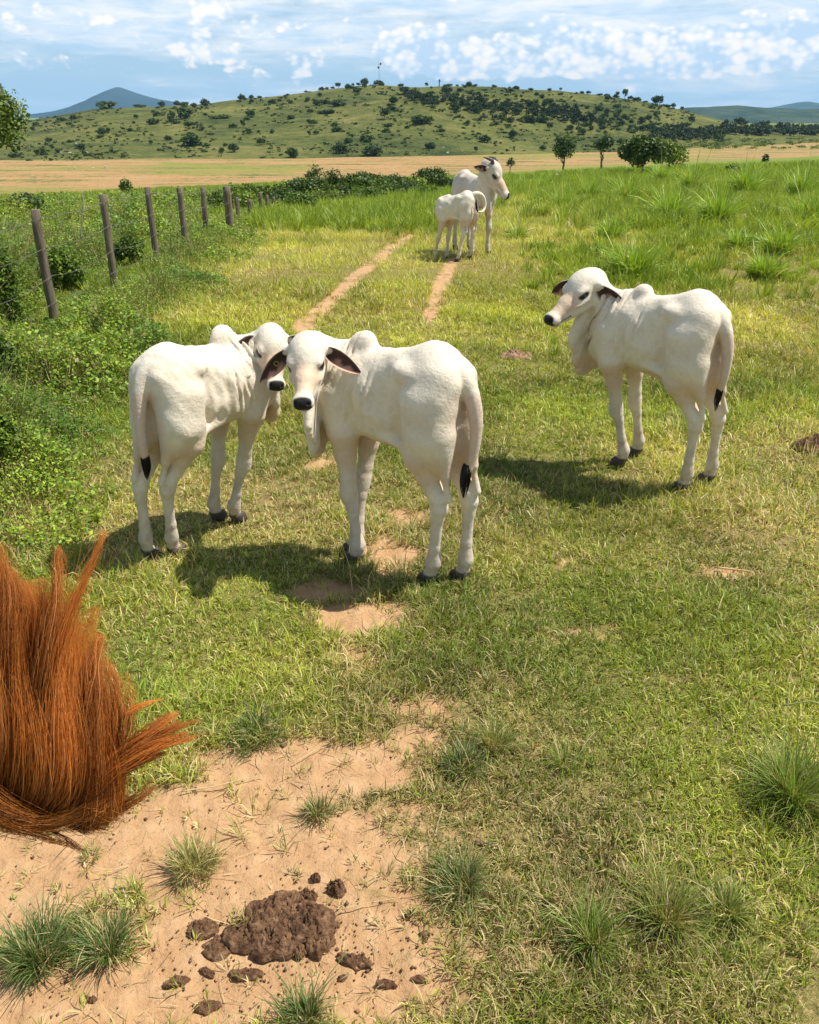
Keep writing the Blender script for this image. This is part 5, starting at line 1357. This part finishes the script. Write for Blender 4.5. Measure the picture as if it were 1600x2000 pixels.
(V, Q, T, c), cc = crown_np(160, 990, 2.2 * m, 2.2 * m, 4 * m, 1.2 * m, 5, DK, L1, 8.5 * m, .5); obj('crown', mesh_np('crown', V, [Q], {'Col': c}), MAT_FAR, r)
V, Q, T = tube_np([(0, 0, -1), (.2 * m, 0, 4 * m), (-.3 * m, 0, 9 * m)], [1.1 * m, .9 * m, .5 * m], 7); obj('trunk', mesh_np('trunk', V, [Q, T], {'Col': np.tile((.08, .07, .05), (len(V), 1))}), MAT_BARK, r)

# ---- tiny white cattle far off
FARC = [((120, 301, 2.6), (137, 302, 3.2), (170, 300, 2.4), 'tiny white cow at the foot of the hill on the far left', 'distant cows at the left foot of the hill'),
        ((147, 331, 2.6), (182, 331, 2.6), (207, 329, 3.4), 'tiny white cow grazing in the dry field at the left', 'distant cows in the dry field on the left'),
        ((866, 291, 2.4), (874, 301, 2.8), (903, 297, 2.0), 'tiny white cow on the hill foot above and left of the cow back', 'distant cows above the cow back'),
        ((1157, 341, 4), (1168, 341, 4), 'tiny white cow by the trunk of the bare stemmed tree', 'distant cows below the bare stemmed tree'),
        ((1088, 345, 4), 'single tiny white cow left of the bare stemmed tree', None), ((149, 284, 3.2), 'pale cow high on the grass of the far left hillside', None)]
for row in FARC:
    grp = row[-1]; lab = row[-2]
    for k, (px, py, hl) in enumerate(row[:-2]):
        if py < 310: x, y, z = ray_hill(px, py)
        else:
            p = at(px, py); x, y, z = p
        o = bpy.data.objects.new('distant_cow', MC[k % 2]); C.objects.link(o)
        s_ = px_m(y) * hl / 1.0; o.scale = (s_, s_, s_); o.location = (x, y, z); o.rotation_euler = (0, 0, (k * 2.1 + px) % 6.28 if False else (0.3 if k % 2 else 2.9))
        tag(o, lab, 'cow', grp)

# ------------------------------------------------------------------ the air: an even pale haze round the whole scene
HAZE = 0.000055
hm = bpy.data.materials.new("haze_air"); hm.use_nodes = True; hm.node_tree.nodes.clear()
ht = NT(hm.node_tree); ho = ht.new('ShaderNodeOutputMaterial')
pv = ht.new('ShaderNodeVolumePrincipled', ins={'Color': (0.40, 0.70, 1.0, 1), 'Density': HAZE, 'Anisotropy': 0.0})
ht.link(pv.outputs[0], ho.inputs['Volume'])
_b = np.array([(sx, sy, sz) for sx in (-14800, 14800) for sy in (-14600, 14700) for sz in (-121.0, 420.0)], float)
_f = np.array([(0, 1, 3, 2), (4, 6, 7, 5), (0, 4, 5, 1), (2, 3, 7, 6), (0, 2, 6, 4), (1, 5, 7, 3)])
tag(obj('haze', mesh_np('haze', _b, [_f]), hm), kind='stuff')
# ------------------------------------------------------------------ fence of round posts
def wood_material():
    m, t, out = new_mat("weathered_post")
    co = t.new('ShaderNodeTexCoord').outputs['Object']
    st = t.new('ShaderNodeVectorMath', operation='MULTIPLY', ins={0: co, 1: (26, 26, 2.2)})
    n = t.noise(st.outputs[0], 1.0, 6, 0.7, 0.6); n2 = t.noise(co, 7, 4, 0.6)
    c = t.ramp(n, [(0.30, (0.055, 0.040, 0.028)), (0.5, (0.17, 0.125, 0.085)), (0.72, (0.30, 0.235, 0.17))])
    c = t.mix(t.math('MULTIPLY', n2, 0.5), c, (0.15, 0.14, 0.11))
    b = t.new('ShaderNodeBump', ins={'Strength': 0.9, 'Distance': 0.01, 'Height': n})
    p = t.new('ShaderNodeBsdfPrincipled', ins={'Base Color': c, 'Roughness': 0.85, 'Normal': b.outputs[0]})
    p.inputs['Specular IOR Level'].default_value = 0.2
    t.link(p.outputs[0], out.inputs[0]); return m
MAT_POST = wood_material()
def wire_material():
    m, t, out = new_mat("rusty_wire"); co = t.new('ShaderNodeTexCoord').outputs['Object']; n = t.noise(co, 9, 3)
    c = t.ramp(n, [(0.4, (0.17, 0.15, 0.13)), (0.6, (0.34, 0.31, 0.27))])
    p = t.new('ShaderNodeBsdfPrincipled', ins={'Base Color': c, 'Roughness': 0.5, 'Metallic': 0.6}); t.link(p.outputs[0], out.inputs[0]); return m
MAT_WIRE = wire_material()
def build_fence():
    root = empty('fence', (-4.1, 9.4, 0)); tag(root, 'old wire fence on weathered round wooden posts running away on the left', 'fence')
    posts = [(-130, 455, 7.4, .054), (68, 410, 9.4, .052), (200, 380, 11.5, .050), (288, 366, 13.4, .050), (351, 367, 15.4, .056), (396, 366, 17.4, .055), (442, 364, 19.6, .088),
             (462, 385, 22.0, .050), (487, 389, 24.5, .065), (508, 376, 27, .06), (521, 381, 29.5, .06), (534, 385, 32, .06), (545, 388, 34.5, .06), (556, 392, 37.5, .06)]
    tops = []
    rg_ = random.Random(3)
    for k, (px, py, Y, r) in enumerate(posts):
        h, v = pix_slope(px, py); X = float(h) * Y; zt = CAM_H + float(v) * Y; g = float(ground_z(X, Y))
        lean = rg_.uniform(-.02, .03); m = 9; P = []; R_ = []
        for i in range(m):
            q = i / (m - 1)
            P.append((X - lean * (1 - q) + rg_.gauss(0, .004), Y + rg_.gauss(0, .004), g - .15 + (zt - g + .15) * q)); R_.append(r * (1.04 - .12 * q + rg_.uniform(-.03, .03)))
        P.append((P[-1][0], P[-1][1], zt + .004)); R_.append(r * .80)
        V, Q, T = tube_np(P, R_, 14)
        V = V - np.array([-4.1, 9.4, 0])
        o = obj('post', mesh_np('post', V, [Q, T], smooth=True), MAT_POST, root)
        if k == 6: o['label'] = 'thicker dark fence post'
        tops.append((X, Y, zt, g))
    for f in (0.94, 0.70, 0.46, 0.24):
        pts = []
        for (a, b) in zip(tops[:-1], tops[1:]):
            for i in range(8):
                q = i / 8; s = -0.05 * math.sin(math.pi * q) * (1 + .5 * math.sin(a[1] * 3 + f * 9))
                za = a[3] + (a[2] - a[3]) * f; zb = b[3] + (b[2] - b[3]) * f
                pts.append((a[0] + (b[0] - a[0]) * q + .058 + 4.1, a[1] + (b[1] - a[1]) * q - 9.4, za + (zb - za) * q + s))
        V, Q, T = tube_np(pts, 0.0022, 5)
        pcs = [(V, Q, T)]
        for i, p in enumerate(pts[:56:1]):     # barbs
            for dx in (-1, 1):
                pcs.append(tube_np([(p[0] - .012 * dx, p[1], p[2] - .012), (p[0] + .012 * dx, p[1], p[2] + .012)], .0016, 4))
        V, Q, T, _ = join_np(pcs)
        obj('wire', mesh_np('wire', V, [Q, T]), MAT_WIRE, root)
build_fence()

# ------------------------------------------------------------------ dung and clods
def dung_material(name, a, b_, c_):
    m, t, out = new_mat(name)
    co = t.new('ShaderNodeTexCoord').outputs['Object']
    n = t.noise(co, 28, 7, 0.72, 0.6); n2 = t.noise(co, 120, 4, 0.7); v = t.new('ShaderNodeTexVoronoi', ins={'Vector': co, 'Scale': 75.0}).outputs['Distance']
    c = t.ramp(n, [(0.30, a), (0.5, b_), (0.72, c_)])
    hgt = t.math('ADD', n, t.math('ADD', t.math('MULTIPLY', n2, 0.5), t.math('MULTIPLY', v, 0.35)))
    b = t.new('ShaderNodeBump', ins={'Strength': 1.0, 'Distance': 0.012, 'Height': hgt})
    p = t.new('ShaderNodeBsdfPrincipled', ins={'Base Color': c, 'Roughness': 0.8, 'Normal': b.outputs[0]})
    p.inputs['Specular IOR Level'].default_value = 0.25
    t.link(p.outputs[0], out.inputs[0]); return m
MAT_DUNG = dung_material("dark_dung", (0.035, 0.018, 0.011), (0.175, 0.092, 0.046), (0.36, 0.225, 0.125))
MAT_DRYDUNG = dung_material("dry_dung", (0.16, 0.09, 0.05), (0.36, 0.22, 0.13), (0.50, 0.33, 0.21))

def clod_np(rx, ry, h, seed, rough=0.5, na=56, nr=22, freq=1.0):
    a = np.linspace(0, 2 * np.pi, na, endpoint=False); q = np.linspace(0.02, 1, nr)
    Q_, A_ = np.meshgrid(q, a, indexing='ij')
    edge = 0.50 + 1.0 * fbm(np.cos(A_) * 1.6 + 7, np.sin(A_) * 1.6 + seed, seed, 4)
    X = Q_ * np.cos(A_) * rx * edge; Y = Q_ * np.sin(A_) * ry * edge
    sc = 3.0 / max(rx, ry) * freq
    n = fbm(X * sc, Y * sc, seed + 5, 5, 0.62); n2 = 1 - np.abs(fbm(X * sc * 2, Y * sc * 2, seed + 8, 3) * 2 - 1)
    prof = np.clip(1 - Q_ ** 3.2, 0, 1) ** 0.6
    Z = h * prof * (0.55 + rough * (n - 0.5) * 2.4 + 0.25 * n2) - 0.006 * (Q_ > 0.97)
    jit = (1 - Q_ ** 6) * 0.10 * rx
    X = X + (fbm(X * sc * 2 + 3, Y * sc * 2, seed + 11, 3) - .5) * jit; Y = Y + (fbm(X * sc * 2 + 9, Y * sc * 2, seed + 12, 3) - .5) * jit
    V = np.stack([X, Y, Z], -1).reshape(-1, 3)
    i, j = np.meshgrid(np.arange(nr - 1), np.arange(na), indexing='ij'); j2 = (j + 1) % na
    F_ = np.stack([i * na + j, (i + 1) * na + j, (i + 1) * na + j2, i * na + j2], -1).reshape(-1, 4)
    V = np.vstack([V, [0, 0, float(Z[0].mean())]]); T = np.array([(len(V) - 1, k, (k + 1) % na) for k in range(na)])
    return V, F_, T
def ground_p(px, py): return at(px, py)
def clod(name, label, cat, px, py, rx, ry, h, seed, mat, group=None, rough=.5, rz=0.0, freq=1.0, dense=False):
    p = ground_p(px, py)
    V, Q, T = clod_np(rx, ry, h, seed, rough, *((120, 60) if dense else (64, 26)), freq=freq)
    if dense:
        pcs = [(V, Q, T)]; r_ = random.Random(seed)
        for k in range(34):
            a_ = r_.uniform(0, 6.283); q_ = r_.uniform(.35, 1.12) if k > 8 else r_.uniform(.1, .7); sz = r_.uniform(.012, .05) if q_ < .95 else r_.uniform(.008, .026)
            v2, f2, t2 = clod_np(sz * r_.uniform(.8, 1.4), sz, sz * r_.uniform(.5, .9), seed + 40 + k, .9, 30, 12, 1.3)
            pcs.append((v2 + np.array([math.cos(a_) * q_ * rx, math.sin(a_) * q_ * ry, max(0.0, h * .62 * (1 - q_ ** 3)) - .006]), f2, t2))
        V, Q, T, _c = join_np(pcs)
    o = obj(name, mesh_np(name, V, [Q, T], smooth=True), mat, loc=(p.x, p.y, p.z - 0.004)); o.rotation_euler = (0, 0, rz)
    return tag(o, label, cat, group)
clod('dung_pat', 'big dark brown cow dung pat lying on the bare soil in the foreground', 'dung', 557, 1818, .140, .098, .050, 11, MAT_DUNG, dense=True, rough=.62, freq=2.3)
CL = [(655, 1738, .042, .034, .050, 'round dark dung ball up and right of the big pat'), (603, 1748, .034, .022, .030, 'small crumbling lump touching the top edge of the big pat'), (617, 1715, .022, .016, .026, 'little black lump left of the round dung ball'),
      (398, 1815, .055, .040, .028, 'crumbly dung lump at the left end of the big pat'), (425, 1850, .060, .045, .022, 'flat broken dung spread between the big pat and its left lump'), (345, 1915, .048, .022, .016, 'flat brown clod down and left of the big pat'),
      (405, 1897, .030, .014, .014, 'narrow dark clod between the flat clod and the big pat'), (690, 1875, .062, .024, .030, 'long dark dung lump at the lower right of the big pat'), (480, 1902, .060, .024, .020, 'dung crumbs at the lower left edge of the big pat'),
      (180, 1950, .016, .012, .014, 'small black crumb below the corner tufts'), (405, 1968, .045, .022, .012, 'loose brown clod near the bottom edge'), (668, 1910, .018, .012, .012, 'tiny brown lump below the long dung lump'),
      (795, 1790, .014, .011, .010, 'lone reddish crumb left of the spiky grey green tuft'), (755, 1920, .040, .016, .016, 'dark crumbled ridge at the right of the lower soil'), (820, 1912, .035, .012, .013, 'dark crumbled ridge farther right beside the grass'),
      (500, 1985, .0, .0, 0, '')]
for i, (px, py, rx, ry, h, lab) in enumerate(CL):
    if rx: clod('dung_clod', lab, 'dung clod', px, py, rx * .78, ry * .78, h * .62, 30 + i, MAT_DUNG, 'dung clods around the big pat', .95, (i * 1.3) % .6 - .3, 1.2)
clod('dry_dung', 'dry pale orange dung heap in the grass left of the right calf', 'dung', 1004, 700, .150, .080, .085, 60, MAT_DRYDUNG, rough=.6)
clod('old_dung', 'brown dung heap at the right edge level with the calf hooves', 'dung', 1588, 886, .150, .105, .125, 61, MAT_DUNG, rough=.6)
clod('old_dung', 'flat dark dung stain in the grass behind the right calf hind legs', 'dung', 1425, 778, .13, .07, .055, 62, MAT_DUNG, rough=.6)

def build_crumbs():
    parts = []; rg = np.random.default_rng(77)
    n = 900; cnt = 0
    for _ in range(n):
        if rg.random() < .55: px = 560 + rg.normal(0, 170); py = 1850 + rg.normal(0, 75)
        else: px = rg.uniform(0, 900); py = rg.uniform(1420, 1995)
        p = at(px, py, z=0); s, d, l = masks(np.array([p.x]), np.array([p.y]))
        if s[0] < .5 or p.y < 1.2: continue
        r = float(rg.lognormal(math.log(.0032), .5)); z = float(ground_z(p.x, p.y))
        V = np.array([[1, 0, 0], [-1, 0, 0], [0, 1, 0], [0, -1, 0], [0, 0, .8], [0, 0, -.8]]) * r * rg.uniform(.5, 1.4, (6, 1)) + [p.x, p.y, z - .008]
        T = np.array([[0, 2, 4], [2, 1, 4], [1, 3, 4], [3, 0, 4], [2, 0, 5], [1, 2, 5], [3, 1, 5], [0, 3, 5]])
        c = np.array([.14, .08, .045]) if rg.random() < .6 else np.array([.36, .21, .11])
        parts.append((V, np.zeros((0, 4), int), T, np.tile(c * rg.uniform(.6, 1.3), (6, 1))))
    V, Q, T, c = join_np(parts)
    tag(obj('soil_crumbs', mesh_np('soil_crumbs', V, [T], {'Col': np.clip(c, 0, .9)}), MAT_STRAW), 'crumbs of earth and dung scattered on the bare soil', 'crumbs', kind='stuff')
build_crumbs()

def build_straw():
    """dead stems and blades lying on soil and grass"""
    rg = np.random.default_rng(78); n = 16000
    r = rg.uniform(1.15, 7.5, n) ** 1.0; a = rg.uniform(-.62, .62, n); X = r * np.sin(a); Y = r * np.cos(a)
    soil, dry, lush = masks(X, Y)
    keep = rg.random(n) < np.where(soil > .5, .20 + .35 * sstep(.55, .7, fbm(X * 2, Y * 2, 99, 3)), .55 * dry + .25) * (1 - .8 * lush)
    X, Y, soil = X[keep], Y[keep], soil[keep]; n = len(X)
    th = rg.uniform(0, 2 * np.pi, n); L = rg.lognormal(math.log(.045), .5, n); w = rg.uniform(.0008, .0026, n); bend = rg.normal(0, .5, n)
    ns = 4; rows = []
    z0 = ground_z(X, Y) - .004 + np.where(soil > .5, .0, .018) * rg.random(n); tilt = rg.normal(0, .12, n)
    P = np.stack([X, Y, z0], 1)
    for i in range(ns):
        t_ = th + bend * i / (ns - 1); d = np.stack([np.cos(t_), np.sin(t_), tilt], 1); s = np.stack([-np.sin(t_), np.cos(t_), rg.normal(0, .3, n)], 1)
        k = [1, 1, .8, .2][i]
        rows += [P - s * (w * k / 2)[:, None], P + s * (w * k / 2)[:, None]]
        P = P + d * (L / (ns - 1))[:, None]
    V = np.stack(rows, 1); V[..., 2] = np.maximum(V[..., 2], (z0 - .004)[:, None]); V = V.reshape(-1, 3)
    Q = np.concatenate([np.arange(n)[:, None] * 8 + np.array([[2 * k, 2 * k + 1, 2 * k + 3, 2 * k + 2]]) for k in range(ns - 1)])
    c = lerpc(np.tile(np.array([.52, .40, .20]), (n, 1)), np.array([.22, .14, .075]), (rg.random(n) < .30).astype(float)) * rg.uniform(.7, 1.2, n)[:, None]
    tag(obj('dry_straw', mesh_np('dry_straw', V, [Q], {'Col': np.repeat(np.clip(c, 0, .9), 8, 0)}), MAT_STRAW), 'dead straw and stems lying on the soil and grass', 'straw', kind='stuff')
build_straw()

def stalk(label, pts, w=.0032, name='dry_stalk', col=(.58, .45, .22), zoff=.004, world=None):
    P = world if world is not None else [Vector(at(px, py, z=0)) + Vector((0, 0, float(ground_z(at(px, py, z=0).x, at(px, py, z=0).y)) + zoff + dz)) for (px, py, dz) in pts]
    Q2 = []
    for a, b in zip(P[:-1], P[1:]):
        for k in range(4): Q2.append(a.lerp(b, k / 4))
    Q2.append(P[-1]); m = len(Q2)
    base = P[0].copy()
    V, Q, T = tube_np([tuple(q - base) for q in Q2], np.linspace(w, w * .4, m), 6)
    o = obj(name, mesh_np(name, V, [Q, T], {'Col': np.tile(col, (len(V), 1))}, True), MAT_STRAW, loc=base)
    return tag(o, label, 'dry stalk', 'dry stalks on the ground')
stalk('straight pale stalk running right from the big dung pat', [(668, 1783, .004), (720, 1772, .006), (786, 1760, .004)], .0020)
stalk('pale split leaf under the right tip of the horse mane', [(250, 1525, .01), (275, 1512, .012), (302, 1500, .004)], .0042)
stalk('curved pale stem on the soil between the mane and the small tuft', [(355, 1555, .004), (420, 1545, .008), (480, 1528, .006), (515, 1520, .004)], .0026)
stalk('bent dry stem at the upper edge of the soil', [(575, 1500, .004), (625, 1470, .01), (660, 1478, .012), (712, 1515, .004)], .0020)
stalk('thin dark twig lying in the grass right of the soil', [(925, 1650, .008), (955, 1658, .01), (990, 1668, .006)], .0035, 'twig', (.16, .10, .06))
stalk('broad yellowish blade sticking in at the right edge', [(1522, 1405, .05), (1570, 1418, .10), (1640, 1440, .12)], .0038, col=(.40, .42, .12))
stalk('pale stick in the grass above the right bright clump', [(1400, 1112, .01), (1440, 1116, .012), (1472, 1122, .008)], .006)
stalk('thin upright seed stem in front of the middle calf foreleg', None, .0022, world=[at(690, 1165, z=0), at(688, 1165, z=0) + Vector((-.01, .03, .16)), at(682, 1165, z=0) + Vector((-.03, .05, .27))])
stalk('long thin seed stem standing in the grass right of the bare soil', None, .0016, world=[at(1122, 1630, z=0), at(1122, 1630, z=0) + Vector((.01, .05, .12)), at(1122, 1630, z=0) + Vector((.035, .10, .24))])
stalk('whitish dead stalk rising from the weeds between the first two fence posts', None, .012, world=[at(158, 470, Y=11.5), at(160, 430, Y=11.5), at(163, 395, Y=11.5), at(160, 372, Y=11.5)], col=(.45, .40, .28))

# ------------------------------------------------------------------ the rider's horse: only its mane blows into the picture
def hair_material():
    m, t, out = new_mat("chestnut_hair")
    col = t.new('ShaderNodeAttribute', attribute_name='Col').outputs['Color']
    p = t.new('ShaderNodeBsdfPrincipled', ins={'Base Color': col, 'Roughness': 0.55})
    p.inputs['Specular IOR Level'].default_value = 0.25
    tr = t.new('ShaderNodeBsdfTranslucent', ins={'Color': t.mix(1.0, col, (1.5, 1.2, 0.8), 'MULTIPLY')})
    mx = t.new('ShaderNodeMixShader', ins={0: 0.30, 1: p.outputs[0], 2: tr.outputs[0]})
    t.link(mx.outputs[0], out.inputs[0]); return m
def coat_material():
    m, t, out = new_mat("chestnut_coat"); co = t.new('ShaderNodeTexCoord').outputs['Object']; n = t.noise(co, 40, 4)
    c = t.ramp(n, [(0.3, (0.13, 0.040, 0.014)), (0.7, (0.24, 0.085, 0.028))])
    p = t.new('ShaderNodeBsdfPrincipled', ins={'Base Color': c, 'Roughness': 0.45}); p.inputs['Sheen Weight'].default_value = .3
    t.link(p.outputs[0], out.inputs[0]); return m
def build_horse():
    root = empty('horse', (-.85, .2, 0)); tag(root, 'chestnut horse of which only the blown mane shows at the left edge', 'horse')
    F = Field((-1.45, -.55, .75), (-.40, 1.35, 1.75), .014)
    F.chain([((-.95, -.3, 1.12), .26), ((-.93, .1, 1.16), .21), ((-.90, .48, 1.20), .125), ((-.90, .74, 1.25), .09)], .06)
    F.chain([((-.93, 0, 1.32), .07), ((-.885, .46, 1.31), .045), ((-.875, .72, 1.32), .040)], .06)
    F.cone((-.92, .78, 1.25), (-1.00, 1.02, 1.05), .085, .060, .05); F.cone((-1.00, 1.02, 1.05), (-1.05, 1.16, .90), .058, .052, .03)
    V, Q = F.mesh(); V = V - np.array([-.85, .2, 0])
    obj('body', mesh_np('body', V, [Q], smooth=True), coat_material(), root)
    rg = np.random.default_rng(4)
    parts = []
    # locks given by guide points (photo px, py, forward distance)
    locks = []
    def L(pts, w, n, tipw=.6, dark=0.0): locks.append((pts, w, n, tipw, dark))
    # dense body of the mane, roots low, hair thrown up by the wind
    for i in range(64):
        u = rg.random(); v = rg.random()
        bx = -60 + 208 * u; by = 1596 - 40 * abs(u - .55) - 50 * v * (u < .3) + rg.normal(0, 8)
        midx = -45 + 238 * u + rg.normal(0, 8); tipx = -70 + 240 * u + rg.normal(0, 34)
        ty = np.interp(midx, [-40, 20, 110, 160, 205, 240], [1090, 1130, 1130, 1235, 1320, 1400]) + 150 * rg.random() ** 1.5
        my = (by + ty) / 2 + 40
        bul = np.interp(u, [0, .5, 1], [-8, 0, 14])
        d0 = .74 + .07 * v
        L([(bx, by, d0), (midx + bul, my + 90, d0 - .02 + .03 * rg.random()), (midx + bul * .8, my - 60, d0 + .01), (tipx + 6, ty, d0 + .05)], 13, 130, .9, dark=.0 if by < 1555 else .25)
    # wisps standing up
    for (a, b, c_, d, n, w) in [((70, 1420), (95, 1260), (108, 1150), (120, 1068), 110, 10), ((88, 1400), (112, 1270), (150, 1150), (205, 1035), 60, 8), ((60, 1400), (85, 1290), (78, 1200), (82, 1130), 60, 8),
                                ((0, 1400), (-8, 1250), (5, 1150), (-6, 1062), 240, 22), ((20, 1400), (20, 1260), (35, 1170), (12, 1105), 160, 16), ((120, 1450), (140, 1330), (136, 1240), (160, 1130), 60, 9),
                                ((150, 1480), (185, 1350), (180, 1290), (190, 1238), 130, 12), ((160, 1470), (172, 1360), (184, 1290), (196, 1236), 50, 4), ((200, 1500), (235, 1420), (222, 1350), (205, 1290), 120, 12),
                                ((235, 1490), (252, 1420), (255, 1370), (250, 1310), 24, 4)]:
        L([(a[0], a[1], .77), (b[0], b[1], .78), (c_[0], c_[1], .80), (d[0], d[1], .82)], w, n, .5)
    # fan to the right
    for k in range(12):
        q = k / 11
        L([(150 + 20 * q, 1560 + 20 * q, .76), (225 + rg.normal(0, 6), 1485 + 25 * q, .77), (300 + rg.normal(0, 8), 1428 + 48 * q + rg.normal(0, 5), .78), (rg.uniform(315, 388), 1390 + 76 * q + rg.normal(0, 6), .80)], 9, 60, .30)
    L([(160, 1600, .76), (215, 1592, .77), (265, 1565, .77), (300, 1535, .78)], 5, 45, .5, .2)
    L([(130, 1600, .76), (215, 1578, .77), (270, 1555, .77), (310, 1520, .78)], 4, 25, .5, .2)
    L([(235, 1400, .78), (262, 1385, .79), (290, 1372, .79), (320, 1365, .80)], 4, 20, .5)
    # curl under the bottom
    for k in range(12):
        q = rg.random()
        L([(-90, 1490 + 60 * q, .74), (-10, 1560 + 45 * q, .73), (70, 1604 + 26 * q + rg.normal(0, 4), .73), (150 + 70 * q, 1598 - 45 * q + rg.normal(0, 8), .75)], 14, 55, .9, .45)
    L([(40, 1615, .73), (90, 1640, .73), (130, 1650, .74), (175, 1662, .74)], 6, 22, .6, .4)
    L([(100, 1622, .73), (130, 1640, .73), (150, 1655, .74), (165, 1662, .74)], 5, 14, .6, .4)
    # paler strip at the very left edge
    for k in range(5): L([(-30 + 4 * k, 1530, .72), (-5 + 3 * k, 1440, .72), (-12, 1340, .73), (-34, 1240, .75)], 7, 12, .7, -1.0)
    ns = 12
    for (pts, w, n, tipw, dark) in locks:
        n = int(n * 2.1)
        G = np.array(pts, float); tt = np.linspace(0, 1, ns)
        # cubic through 4 guide points
        def cat(t_):
            x = t_ * 3; B = np.zeros((len(t_), 3))
            for k in range(3): pass
            return np.stack([np.interp(x, [0, 1, 2, 3], G[:, c]) for c in range(3)], 1)
        K = cat(np.linspace(0, 1, 31)); ker = np.ones(9) / 9
        Kp = np.vstack([np.repeat(K[:1], 4, 0), K, np.repeat(K[-1:], 4, 0)]); Ks = np.stack([np.convolve(Kp[:, c], ker, 'valid') for c in range(3)], 1)
        Ks[0] = K[0]; Ks[-1] = K[-1]
        C0 = np.stack([np.interp(tt, np.linspace(0, 1, 31), Ks[:, c]) for c in range(3)], 1)
        o = rg.normal(0, 1, (n, 3)); ln = 1.08 - .62 * rg.random(n) ** 2.2
        env = (0.55 + 0.75 * np.sin(np.pi * np.clip(tt, 0, 1) ** .8)) * (1 - tt * (1 - tipw))
        ph = rg.uniform(0, 6.28, (n, 2)); fr = rg.uniform(1.0, 3.2, (n, 1)); am = rg.uniform(0.5, 9.0, (n, 1)) 
        T_ = tt[None, :] * ln[:, None]
        PX = np.interp(T_, tt, C0[:, 0]) + o[:, :1] * w * env * 1.25 + 7 * np.sin(T_ * rg.uniform(3, 8) + rg.uniform(0, 6.28)) * T_ + am * np.sin(T_ * 6.28 * fr + ph[:, :1]) * T_
        PY = np.interp(T_, tt, C0[:, 1]) + o[:, 1:2] * w * .45 * env + am * .5 * np.sin(T_ * 6.28 * fr + ph[:, 1:]) * T_
        PD = np.interp(T_, tt, C0[:, 2]) + o[:, 2:] * .012 * env
        fly = (rg.random((n, 1)) < .14) * rg.normal(0, 24, (n, 1)) * T_ ** 2
        PX = PX + fly; PY = PY + fly * .5 * rg.normal(0, 1, (n, 1))
        hh, vv = pix_slope(PX, PY)
        P = np.stack([hh * PD, PD, CAM_H + vv * PD], -1)          # n, ns, 3
        Tn = np.gradient(P, axis=1); Tn /= np.linalg.norm(Tn, axis=-1, keepdims=True) + 1e-9
        rf = rg.normal(0, 1, (n, 1, 3)); S = np.cross(Tn, rf); S /= np.linalg.norm(S, axis=-1, keepdims=True) + 1e-9; B_ = np.cross(Tn, S)
        rad = (np.interp(tt, [0, .15, .6, 1], [.8, 1, .85, .25])[None, :] * rg.uniform(.00013, .00030, (n, 1)))[..., None]
        ring = [P + rad * (math.cos(a) * S + math.sin(a) * B_) for a in (0, 2.094, 4.189)]
        V = np.stack(ring, 2).reshape(-1, 3)
        i0 = (np.arange(n)[:, None, None, None] * ns + np.arange(ns - 1)[None, :, None, None]) * 3
        j = np.arange(3)[None, None, :, None]; j2 = (np.arange(3) + 1)[None, None, :, None] % 3
        Q = np.concatenate([i0 + j, i0 + j2, i0 + 3 + j2, i0 + 3 + j], -1).reshape(-1, 4)
        lockv = rg.random() ** 1.2
        base = lerpc(np.tile(np.array([0.26, 0.060, 0.010]), (n, 1)), np.array([0.82, 0.31, 0.055]), np.clip(lockv * .95 - .2 + rg.random(n) * .5, 0, 1))
        base = lerpc(base, np.array([0.9, 0.52, 0.22]), (rg.random(n) < .06).astype(float) * .8)
        if dark < 0: base = base * .6 + np.array([.50, .25, .10]) * .4
        tipc = np.array([0.85, 0.36, 0.07])
        g = np.clip((tt - .45) / .55, 0, 1)[None, :, None] * .5
        c = base[:, None, :] * (1 - g) + tipc * g
        root_shade = np.clip(1 - tt / (.42 if dark > 0 else .30), 0, 1)[None, :, None] ** .8 * (0.92 if dark > 0 else .55)
        c = c * (1 - root_shade) + np.array([.030, .010, .004]) * root_shade  # self-shadow at the roots and underside painted into the hair colour
        if dark > .3: c = c * .75  # bottom curl darkened further, its shade put into the colour
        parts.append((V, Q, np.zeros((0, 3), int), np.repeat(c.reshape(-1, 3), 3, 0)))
    V, Q, T, c = join_np(parts); V = V - np.array([-.85, .2, 0])
    print('mane verts', len(V))
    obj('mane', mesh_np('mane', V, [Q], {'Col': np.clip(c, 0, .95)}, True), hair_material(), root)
build_horse()
